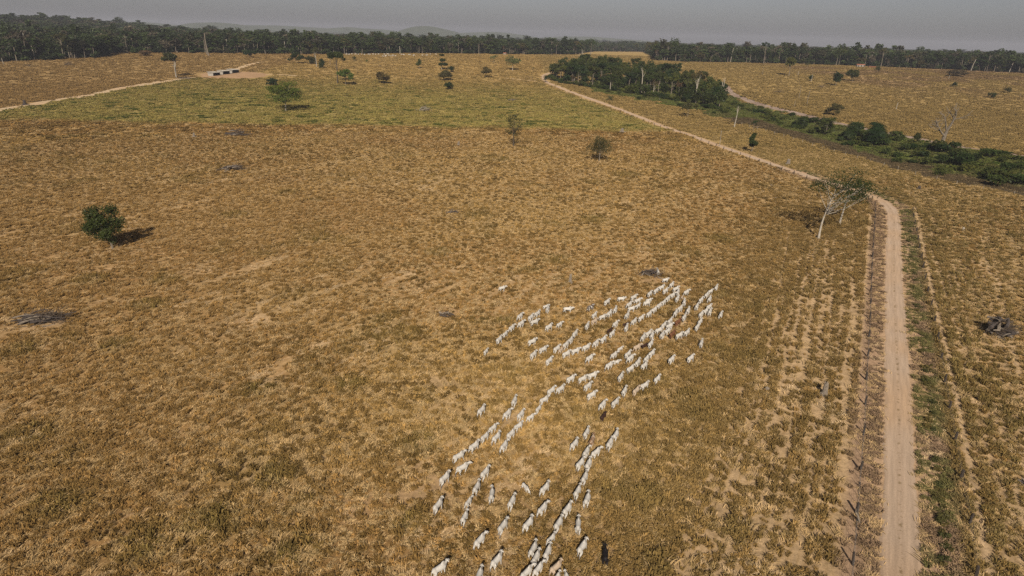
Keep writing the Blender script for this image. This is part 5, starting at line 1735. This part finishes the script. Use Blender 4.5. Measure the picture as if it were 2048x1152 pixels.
# ------------------------------------------------------------------ cattle
def cow_mesh(name, phase, yaw=0.0, graze=False, horns=False, hump=1.0):
    tb = bpy.data.meshes.new('tmp')
    mb = MB()
    P_ = lambda *a: np.array(a, float)
    # barrel of the body, deep chest narrowing to the belly and the haunches
    mb.add(*tube([(-1.00, 0, 1.13), (-0.92, 0, 1.13), (-0.72, 0, 1.12), (-0.40, 0, 1.09), (-0.05, 0, 1.05), (0.28, 0, 1.05), (0.52, 0, 1.08), (0.70, 0, 1.12), (0.80, 0, 1.15)],
                 [0.10, 0.225, 0.30, 0.325, 0.365, 0.375, 0.35, 0.27, 0.18], 14, True, 0.80))
    mb.add(*ellipsoid((0.46, 0, 1.43), (0.26, 0.10, 0.19 * hump), 10, 8))          # hump
    mb.add(*ellipsoid((-0.72, 0.0, 1.30), (0.22, 0.23, 0.12), 10, 8))              # hips
    for s in (-1, 1):
        mb.add(*ellipsoid((-0.70, s * 0.15, 1.02), (0.26, 0.12, 0.30), 8, 7))       # thighs
        mb.add(*ellipsoid((0.50, s * 0.17, 1.05), (0.20, 0.11, 0.30), 8, 7))        # shoulders
    # neck and head
    if graze:
        nk = [P_(0.62, 0, 1.18), P_(0.92, 0.0, 0.98), P_(1.12, 0, 0.68)]
        hd = [P_(1.10, 0, 0.74), P_(1.24, 0, 0.48), P_(1.36, 0, 0.24), P_(1.40, 0, 0.17)]
    else:
        nk = [P_(0.60, 0, 1.20), P_(0.86, 0, 1.30), P_(1.08, 0, 1.39)]
        hd = [P_(1.04, 0, 1.42), P_(1.20, 0, 1.38), P_(1.40, 0, 1.22), P_(1.49, 0, 1.14)]
    cy, sy = math.cos(yaw), math.sin(yaw)

    def tw(p, w=1.0):
        q = P_(*p); x, y = q[0] - 0.72, q[1]
        c_, s_ = math.cos(yaw * w), math.sin(yaw * w)
        return P_(0.72 + x * c_ - y * s_, x * s_ + y * c_, q[2])
    nk = [nk[0], tw(nk[1], 0.5), tw(nk[2], 0.9)]
    hd2 = [tw(p) for p in hd]
    mb.add(*tube(nk, [0.27, 0.20, 0.145], 12, True, 0.62))
    mb.add(*tube(hd2, [0.105, 0.125, 0.085, 0.06], 10, True, 0.86))
    mb.add(*tube([nk[0] + (0.02, 0, -0.24), (nk[0] + nk[1]) / 2 + (0.1, 0, -0.27), nk[2] + (0.06, 0, -0.16)], [0.13, 0.11, 0.05], 8, True, 0.35))   # dewlap
    b0 = hd[0] if not graze else hd[0]
    for s in (-1, 1):   # drooping ears, and horns
        if graze:
            e = [(1.08, s * 0.09, 0.80), (1.06, s * 0.22, 0.76), (1.05, s * 0.33, 0.64)]
            h_ = [(1.06, s * 0.07, 0.84), (1.02, s * 0.13, 0.95), (1.0, s * 0.12, 1.08)]
        else:
            e = [(1.08, s * 0.09, 1.43), (1.06, s * 0.19, 1.37), (1.08, s * 0.25, 1.20)]
            h_ = [(1.06, s * 0.06, 1.48), (1.02, s * 0.10, 1.58), (1.0, s * 0.11, 1.68)]
        mb.add(*tube([tw(p) for p in e], [0.04, 0.075, 0.035], 7, True, 0.6))
        if horns:
            h_ = [(1.08, s * 0.08, 1.47), (1.10, s * 0.30, 1.56), (1.26, s * 0.38, 1.62), (1.40, s * 0.30, 1.70)]
            mb.add(*tube([tw(p) for p in h_], [0.05, 0.045, 0.035, 0.025], 6))
        else:
            mb.add(*tube([tw(p) for p in h_], [0.032, 0.030, 0.022], 6))
    # legs: the hind leg with its hock pointing back, the front leg straight with a low knee
    for i, (s, ph) in enumerate(((1, 0.0), (-1, math.pi))):
        a = 0.26 * math.sin(phase + ph); b = 0.24 * math.sin(phase + ph + 2.2)
        lift = max(0.0, math.cos(phase + ph)) * 0.06
        hip = P_(-0.70, s * 0.17, 0.98)
        sti = P_(-0.60 + a * 0.45, s * 0.20, 0.76)
        hock = P_(-0.84 + a * 0.9, s * 0.18, 0.47 + lift)
        foot = P_(-0.76 + a * 1.55, s * 0.17, 0.06 + lift)
        mb.add(*tube([hip, sti, hock, (hock + foot) / 2 + (0.01, 0, 0), foot, foot + (0.06, 0, -0.05)], [0.20, 0.15, 0.072, 0.055, 0.058, 0.062], 9))
        el = P_(0.46, s * 0.17, 0.84)
        kn = P_(0.47 + b * 0.7, s * 0.165, 0.44 + lift)
        ft = P_(0.46 + b * 1.3, s * 0.16, 0.06 + lift)
        mb.add(*tube([P_(0.47, s * 0.16, 1.05), el, kn, (kn + ft) / 2, ft, ft + (0.05, 0, -0.05)], [0.15, 0.115, 0.066, 0.05, 0.055, 0.06], 9))
    mb.add(*tube([(-0.98, 0, 1.24), (-1.07, 0.01, 1.05), (-1.09, 0.03, 0.75), (-1.08, 0.04, 0.48), (-1.07, 0.04, 0.36)], [0.045, 0.036, 0.030, 0.05, 0.025], 7))
    me = mb.mesh('cow_shell', [])
    o = bpy.data.objects.new('cow_shell', me); COL.objects.link(o)
    rm = o.modifiers.new('r', 'REMESH'); rm.mode = 'VOXEL'; rm.voxel_size = 0.030
    sm = o.modifiers.new('s', 'SMOOTH'); sm.factor = 0.5; sm.iterations = 3
    dc = o.modifiers.new('d', 'DECIMATE'); dc.ratio = 0.22
    bpy.context.view_layer.update()
    dg = bpy.context.evaluated_depsgraph_get()
    res = bpy.data.meshes.new_from_object(o.evaluated_get(dg), depsgraph=dg)
    res.name = name
    bpy.data.objects.remove(o); bpy.data.meshes.remove(me); bpy.data.meshes.remove(tb)
    n_ = len(res.vertices)
    co = np.empty(n_ * 3, np.float32); res.vertices.foreach_get('co', co); co = co.reshape(-1, 3)
    # coat: greyish hump, neck and haunch, dark muzzle, hooves, horn tips and tail switch
    g = 0.45 * np.exp(-((co[:, 0] - 0.55) / 0.30) ** 2) * (co[:, 2] > 1.2) + 0.25 * np.exp(-((co[:, 0] + 0.9) / 0.18) ** 2)
    hx = hd2[-1]
    g = np.maximum(g, 1.1 * np.exp(-(((co - hx) ** 2).sum(1)) / 0.016))
    g = np.maximum(g, (co[:, 2] < 0.09) * 1.0)
    g = np.maximum(g, ((co[:, 0] < -1.0) & (co[:, 2] < 0.6)) * 0.9)
    a = res.attributes.get('coat') or res.attributes.new('coat', 'FLOAT', 'POINT')
    a.data.foreach_set('value', np.clip(g, 0, 1).astype(np.float32))
    res.polygons.foreach_set('use_smooth', np.ones(len(res.polygons), bool))
    if len(res.materials) == 0:
        res.materials.append(None)
    return res


def mat_coat(name, col, dark, patch=None):
    mt, nt, out = nmat(name)
    g = N(nt, 'ShaderNodeAttribute', attribute_name='coat').outputs['Fac']
    tc = N(nt, 'ShaderNodeTexCoord'); oi = N(nt, 'ShaderNodeObjectInfo')
    hue = maprange(nt, oi.outputs['Random'], 0.35, 1, 0, 0.45)
    c = mixcol(nt, g, mixcol(nt, hue, col, tuple(v * q for v, q in zip(col, (0.74, 0.755, 0.78)))), dark)
    if patch:
        v = N(nt, 'ShaderNodeVectorMath', operation='ADD')
        nt.links.new(tc.outputs['Object'], v.inputs[0]); nt.links.new(oi.outputs['Location'], v.inputs[1])
        c = mixcol(nt, maprange(nt, noise(nt, 1.6, 2, v.outputs[0]), 0.47, 0.55, 0, 1), c, patch)
    f = mathn(nt, 'MULTIPLY', maprange(nt, noise(nt, 4.0, 3, tc.outputs['Object']), 0.3, 0.7, 0.88, 1.08), maprange(nt, oi.outputs['Random'], 0, 1, 0.84, 1.04))
    p = N(nt, 'ShaderNodeBsdfPrincipled')
    p.inputs['Roughness'].default_value = 0.65
    p.inputs['Specular IOR Level'].default_value = 0.25
    nt.links.new(mulcol(nt, c, f), p.inputs['Base Color'])
    nt.links.new(p.outputs[0], out.inputs['Surface'])
    return mt


COAT = {'w': mat_coat('coat_white', (0.70, 0.655, 0.58), (0.16, 0.14, 0.125)),
        'c': mat_coat('coat_cream', (0.60, 0.47, 0.34), (0.22, 0.15, 0.10)),
        't': mat_coat('coat_tan', (0.34, 0.20, 0.11), (0.14, 0.08, 0.05), (0.50, 0.40, 0.30)),
        'r': mat_coat('coat_red', (0.22, 0.095, 0.045), (0.09, 0.04, 0.025)),
        'd': mat_coat('coat_dark', (0.055, 0.026, 0.018), (0.022, 0.014, 0.012)),
        'k': mat_coat('coat_black', (0.016, 0.012, 0.011), (0.012, 0.010, 0.010)),
        's': mat_coat('coat_spotted', (0.66, 0.61, 0.54), (0.16, 0.14, 0.125), (0.11, 0.085, 0.07))}
CNAME = {'w': 'white', 'c': 'cream-coloured', 't': 'tan', 'r': 'reddish-brown', 'd': 'dark brown', 'k': 'black', 's': 'dark-patched white'}
POSES = [cow_mesh('cow_walk', 0.4), cow_mesh('cow_stride', 2.0), cow_mesh('cow_step', 3.7, 0.35), cow_mesh('cow_pace', 5.2, -0.35), cow_mesh('cow_amble', 1.2, 0.15, hump=1.25)]
COW_GRAZE = cow_mesh('cow_graze', 0.9, 0.2, True)
COW_HORN = cow_mesh('cow_horned', 2.6, 0.0, False, True, 0.7)
CROPS = {'A': (950, 530, 2033 / 300), 'B': (1200, 530, 2033 / 300), 'C': (1050, 670, 2033 / 300), 'D': (1250, 640, 6.775), 'E': (850, 770, 2033 / 300),
         'F': (1050, 780, 2033 / 300), 'G': (850, 920, 1490 / 300), 'H': (1000, 920, 1490 / 300)}
HERD = [
    # (crop, how the animals of this knot or file are described, [rump x, rump y, head x, head y, coat], from the front)
    ('A', 'walking alone far to the left above the herd', [(330, 320, 432, 278)]),
    ('A', 'walking in side view alone at the upper left of the herd', [(1205, 600, 1348, 582)]),
    ('A', 'alone at the left border, below the small upper left file', [(128, 1185, 185, 1110)]),
    ('A', 'of the two overlapping above the upper left knot', [(938, 560, 1008, 525), (975, 625, 1003, 545)]),
    ('A', 'in the small upper left file', [(580, 825, 692, 745), (462, 885, 553, 800), (385, 950, 450, 880), (293, 1045, 380, 955)]),
    ('A', 'in the upper left knot of four', [(815, 685, 895, 615), (730, 740, 800, 660), (755, 795, 890, 735), (570, 730, 668, 640)]),
    ('A', 'of the pair behind the upper left knot', [(1115, 820, 1198, 760), (965, 865, 1062, 795)]),
    ('A', 'of the two at the top edge of the herd', [(1755, 525, 1842, 460), (1522, 595, 1638, 535, 's')]),
    ('B', 'seen side-on in front of those two at the top edge of the herd', [(245, 455, 368, 435)]),
    ('A', 'in the upper file of five', [(1880, 640, 1932, 550), (1795, 685, 1865, 610), (1690, 720, 1790, 665), (1585, 785, 1672, 720, 'c'), (1495, 860, 1560, 765)]),
    ('A', 'alone just above the rear end of the upper file of five', [(1590, 700, 1664, 635)]),
    ('A', 'in the left middle file', [(1330, 960, 1400, 880), (1274, 1050, 1332, 965), (1198, 1112, 1282, 1030)]),
    ('C', 'at the tail of the left middle file', [(462, 220, 527, 150, 'c'), (385, 220, 502, 130), (193, 225, 325, 150), (75, 305, 175, 205)]),
    ('C', 'walking alone left of the left middle file', [(45, 115, 182, 50)]),
    ('C', 'walking alone below the tail of the left middle file', [(285, 390, 395, 285)]),
    ('C', 'alone in the gap below the second middle file', [(835, 345, 942, 260)]),
    ('A', 'in the second middle file', [(1875, 830, 1950, 750), (1831, 955, 1902, 880), (1703, 1042, 1802, 950), (1603, 1098, 1692, 1000), (1462, 1142, 1582, 1072)]),
    ('A', 'half hidden behind the head of the second middle file', [(1800, 895, 1870, 835, 'd')]),
    ('C', 'in the pair closing the second middle file', [(640, 235, 765, 175), (510, 285, 642, 210)]),
    ('B', 'standing at the right end of the dark brush heap', [(792, 112, 774, 45)]),
    ('B', 'in the leading bunch below the dark brush heap', [(852, 205, 952, 175), (943, 292, 1016, 230), (798, 325, 885, 275), (733, 372, 802, 312), (860, 370, 932, 315), (652, 412, 712, 350)]),
    ('B', 'in the leading bunch right of the brush heap', [(987, 345, 1097, 290), (1040, 395, 1078, 325), (1143, 388, 1220, 335), (1103, 432, 1137, 382, 'c'), (1018, 487, 1092, 405)]),
    ('B', 'in the dense bunch above the long central file', [(628, 480, 724, 445), (423, 457, 517, 405), (474, 497, 572, 450), (588, 533, 714, 485), (490, 562, 562, 510), (363, 562, 447, 490), (387, 602, 497, 558), (343, 712, 407, 630)]),
    ('B', 'in the long central file', [(953, 432, 1030, 375), (898, 477, 956, 415), (843, 522, 902, 465), (778, 572, 842, 510), (708, 632, 782, 565), (637, 692, 712, 615), (523, 748, 617, 670), (418, 797, 522, 720)]),
    ('B', 'behind the long central file', [(330, 805, 385, 765, 'd'), (333, 892, 392, 785)]),
    ('B', 'in the right middle file', [(1132, 532, 1156, 452), (1058, 612, 1132, 545), (1003, 682, 1057, 600), (923, 792, 992, 705), (838, 842, 912, 770), (758, 902, 862, 845)]),
    ('B', 'right of the right middle file', [(1173, 642, 1231, 565), (1121, 742, 1172, 655), (1022, 802, 1112, 728, 'r')]),
    ('B', 'in the crowded centre behind the right middle file', [(903, 852, 1007, 788), (888, 922, 962, 850), (813, 988, 887, 885)]),
    ('B', 'of the three walking side-on right of the crowded centre', [(1140, 942, 1238, 868), (1027, 977, 1152, 915), (950, 962, 1033, 888, 'r')]),
    ('B', 'in the bunch behind the crowded centre', [(628, 955, 712, 880), (683, 988, 738, 900), (558, 1012, 627, 930), (583, 1090, 652, 1045, 'd'), (652, 1112, 738, 1003), (463, 1142, 568, 1068, 'c'), (248, 1142, 322, 1085)]),
    ('B', 'in the upper right file', [(1558, 337, 1602, 258), (1473, 367, 1543, 322), (1423, 432, 1482, 365), (1343, 502, 1412, 430), (1293, 592, 1342, 508)]),
    ('B', 'alone below the front of the upper right file', [(1468, 492, 1512, 412)]),
    ('B', 'in the lower right file', [(1452, 582, 1527, 528), (1408, 652, 1472, 580), (1342, 702, 1412, 618), (1337, 792, 1392, 722), (1292, 872, 1357, 788)]),
    ('B', 'beside the front of the lower right file', [(1473, 667, 1517, 578)]),
    ('B', 'alone at the far right border of the herd', [(1621, 712, 1661, 618)]),
    ('B', 'alone behind the lower right file', [(1358, 1097, 1397, 998)]),
    ('D', 'of the two separate ones right of the lower centre', [(850, 555, 947, 458), (593, 572, 687, 474)]),
    ('C', 'in the pack in the lower centre', [(1683, 282, 1772, 198), (1623, 347, 1687, 260), (1578, 452, 1677, 354), (1363, 297, 1447, 205), (1388, 347, 1492, 260), (1504, 417, 1567, 304), (1383, 492, 1502, 404), (1268, 612, 1342, 494)]),
    ('C', 'in the trio left of the lower centre pack', [(1173, 302, 1262, 220), (1203, 367, 1302, 320), (1103, 442, 1202, 358)]),
    ('C', 'of the pair heading the lower left file', [(863, 572, 1002, 500), (733, 622, 862, 545)]),
    ('C', 'of the two below the lower left file head', [(803, 732, 927, 633), (848, 847, 992, 760)]),
    ('C', 'in the lower left file', [(573, 622, 697, 540), (428, 772, 562, 670), (308, 797, 432, 690), (213, 907, 337, 820), (153, 1022, 237, 925), (33, 1132, 147, 1045)]),
    ('C', 'in the loose row ahead of the dark brown cow', [(1753, 637, 1852, 533), (1562, 722, 1712, 625), (1473, 792, 1562, 690, 'c'), (1323, 812, 1387, 678), (1183, 962, 1287, 845), (1013, 992, 1112, 870)]),
    ('C', 'alone in the centre below the loose row', [(1035, 1128, 1112, 1028, 'd')]),
    ('E', 'alone left of the lower left file', [(718, 402, 838, 250)]),
    ('E', 'of the three behind the lower left file', [(1188, 272, 1247, 128), (1073, 442, 1182, 308), (1256, 457, 1364, 318)]),
    ('E', 'in the near left file', [(878, 622, 987, 503), (768, 742, 882, 618), (603, 882, 762, 743), (388, 1012, 567, 888)]),
    ('E', 'beside the near left file', [(923, 762, 1037, 623)]),
    ('E', 'in the near file of three', [(1218, 592, 1347, 483), (1128, 712, 1227, 578), (1033, 882, 1132, 733)]),
    ('G', 'of the pair below the near left file', [(318, 112, 458, 20), (150, 232, 262, 98)]),
    ('F', 'in the loose group below the dark brown cow', [(798, 642, 887, 483), (883, 742, 950, 583, 't'), (623, 792, 742, 643)]),
    ('F', 'of the pair right of the tan calf', [(1203, 662, 1272, 523), (1103, 792, 1217, 613)]),
    ('F', 'in the near central file', [(903, 897, 1052, 768), (798, 892, 882, 753), (703, 1052, 822, 908), (835, 1062, 902, 908)]),
    ('H', 'farther down the near central file', [(818, 222, 877, 98), (738, 377, 817, 218)]),
    ('H', 'beside the near central file on the right', [(838, 452, 907, 293)]),
    ('H', 'walking straight away below the near central file', [(770, 722, 787, 528)]),
    ('H', 'alone at the near right of the herd, left of the black one', [(778, 932, 877, 763)]),
    ('H', 'with curved horns, alone at the near right corner of the herd', [(1043, 1022, 1050, 830, 'k')]),
    ('G', 'in the near left inner file', [(563, 172, 647, 53), (485, 322, 557, 193), (408, 442, 472, 333), (368, 612, 432, 478)]),
    ('G', 'alone at the left border of the near herd', [(83, 512, 197, 353)]),
    ('G', 'alone between the two near files', [(655, 402, 677, 247)]),
    ('G', 'alone left of the grazing one', [(833, 472, 907, 323)]),
    ('G', 'grazing with its head down and turned back to the camera', [(975, 238, 1042, 335)]),
    ('G', 'right of the grazing one', [(1143, 332, 1262, 203)]),
    ('G', 'of the two below the grazing one', [(1118, 542, 1242, 393), (978, 692, 1097, 543)]),
    ('G', 'of the pair left of the nearest bunch', [(728, 722, 842, 558), (493, 857, 622, 708)]),
    ('G', 'alone left of the nearest bunch', [(663, 1062, 787, 898)]),
    ('G', 'nearest the camera at the bottom left of the herd', [(72, 1132, 252, 998)]),
    ('G', 'cut off by the bottom edge, left of the nearest bunch', [(515, 1195, 577, 1033)]),
    ('G', 'in the nearest central file', [(1378, 542, 1467, 408), (1293, 692, 1377, 538), (1218, 812, 1312, 698), (1193, 982, 1257, 813)]),
    ('G', 'in the nearest bunch at the bottom edge', [(1043, 952, 1122, 783), (1073, 1032, 1147, 873), (1083, 1132, 1192, 988), (955, 1180, 1092, 1023)]),
    ('G', 'at the bottom edge right of the nearest bunch', [(1253, 1112, 1377, 978, 'c'), (1285, 1210, 1352, 1072), (1440, 1215, 1380, 1070)]),
]
ORD = ['first', 'second', 'third', 'fourth', 'fifth', 'sixth', 'seventh', 'eighth', 'ninth']


def at_height(px, py, z):
    d = ray(px, py)
    t = (z - CAM_H) / d[2]
    p = CAM + t * d
    z2 = z + float(H(p[0], p[1]))
    t = (z2 - CAM_H) / d[2]
    return CAM + t * d


rc = np.random.default_rng(5)
n_cow = 0
for crop, desc, lst in HERD:
    ox, oy, sc_ = CROPS[crop]
    byc = {}
    for q in lst:
        byc.setdefault(q[4] if len(q) > 4 else 'w', []).append(q)
    for i, q in enumerate(lst):
        coat = q[4] if len(q) > 4 else 'w'
        graze = 'grazing with' in desc
        a = at_height(ox + q[0] / sc_, oy + q[1] / sc_, 0.95)
        b = at_height(ox + q[2] / sc_, oy + q[3] / sc_, 0.5 if graze else 1.3)
        v = b - a; L = math.hypot(v[0], v[1])
        size = float(np.clip(L / 2.30, 0.80, 1.08)) * (0.8 if coat in 'ct' and L < 2.0 else 1.0)
        head = math.atan2(v[1], v[0])
        mid = a[:2] * 0.55 + b[:2] * 0.45
        mid = mid - np.array([math.cos(head), math.sin(head)]) * 0.12
        me = COW_GRAZE if graze else COW_HORN if coat == 'k' else POSES[rc.integers(0, 5)]
        o = bpy.data.objects.new('cow', me); COL.objects.link(o)
        o.location = (float(mid[0]), float(mid[1]), float(H(*mid)) + 0.02)
        o.rotation_euler = (0, 0, head + rc.normal(0, 0.03))
        o.scale = (size, size * rc.uniform(0.95, 1.08), size)
        o.material_slots[0].link = 'OBJECT'; o.material_slots[0].material = COAT[coat]
        same = byc[coat]
        k_ = same.index(q)
        if len(same) == 1:
            lab = f'{CNAME[coat]} cow {desc}'
        else:
            w_ = ORD[k_] if k_ < len(same) - 1 else 'last'
            lab = f'{CNAME[coat]} cow, {w_} from the front {desc}' if w_ != 'last' else f'{CNAME[coat]} cow, hindmost {desc}'
        o['label'] = lab; o['category'] = 'cow'; o['group'] = 'cattle walking across the pasture'
        n_cow += 1

# white cattle far off before the forest
FAR_COWS = [(693, 109.5), (698, 109.8), (704, 109.3), (711, 109.6), (717, 109.8), (723, 109.4), (729, 110), (737, 109.6), (740, 109.9), (746, 109.4), (751, 109.7), (757, 109.3),
            (769, 109.6), (775, 109.2), (777, 109.5), (771, 113.4), (772, 112.6), (778, 112.4), (782, 113.2), (786, 112.9), (791, 113.2), (786, 111.6), (803, 109.9), (806, 110),
            (808, 110.8), (818, 110.6), (820, 110.5), (827, 112), (828, 111.4), (845, 111.6), (852, 111.6), (854, 111.5), (872, 109.5), (861, 109.4), (766, 113.6)]
for px, py in FAR_COWS:
    P = ground(px, py)
    o = bpy.data.objects.new('cow', POSES[rc.integers(0, 5)]); COL.objects.link(o)
    o.location = tuple(P); o.rotation_euler = (0, 0, rc.choice([0, 3.14]) + rc.normal(0, 0.5)); o.scale = (1.05,) * 3
    o.material_slots[0].link = 'OBJECT'; o.material_slots[0].material = COAT['w']
    o['label'] = 'white cow grazing far off along the forest edge'; o['category'] = 'cow'; o['group'] = 'far-off white cattle by the forest'

# ------------------------------------------------------------------ haze of the dry season
hz = bpy.data.materials.new('haze'); hz.use_nodes = True
nt = hz.node_tree; nt.nodes.clear()
out = nt.nodes.new('ShaderNodeOutputMaterial')
pv = nt.nodes.new('ShaderNodeVolumePrincipled')
pv.inputs['Color'].default_value = (0.74, 0.76, 0.86, 1)
pv.inputs['Density'].default_value = 0.00009
pv.inputs['Anisotropy'].default_value = 0.0
nt.links.new(pv.outputs[0], out.inputs['Volume'])
V, Fq = box((0, 0, 72), (25000, 25000, 176))
single('haze', np_mesh('haze', V, [Fq], hz), kind='stuff')
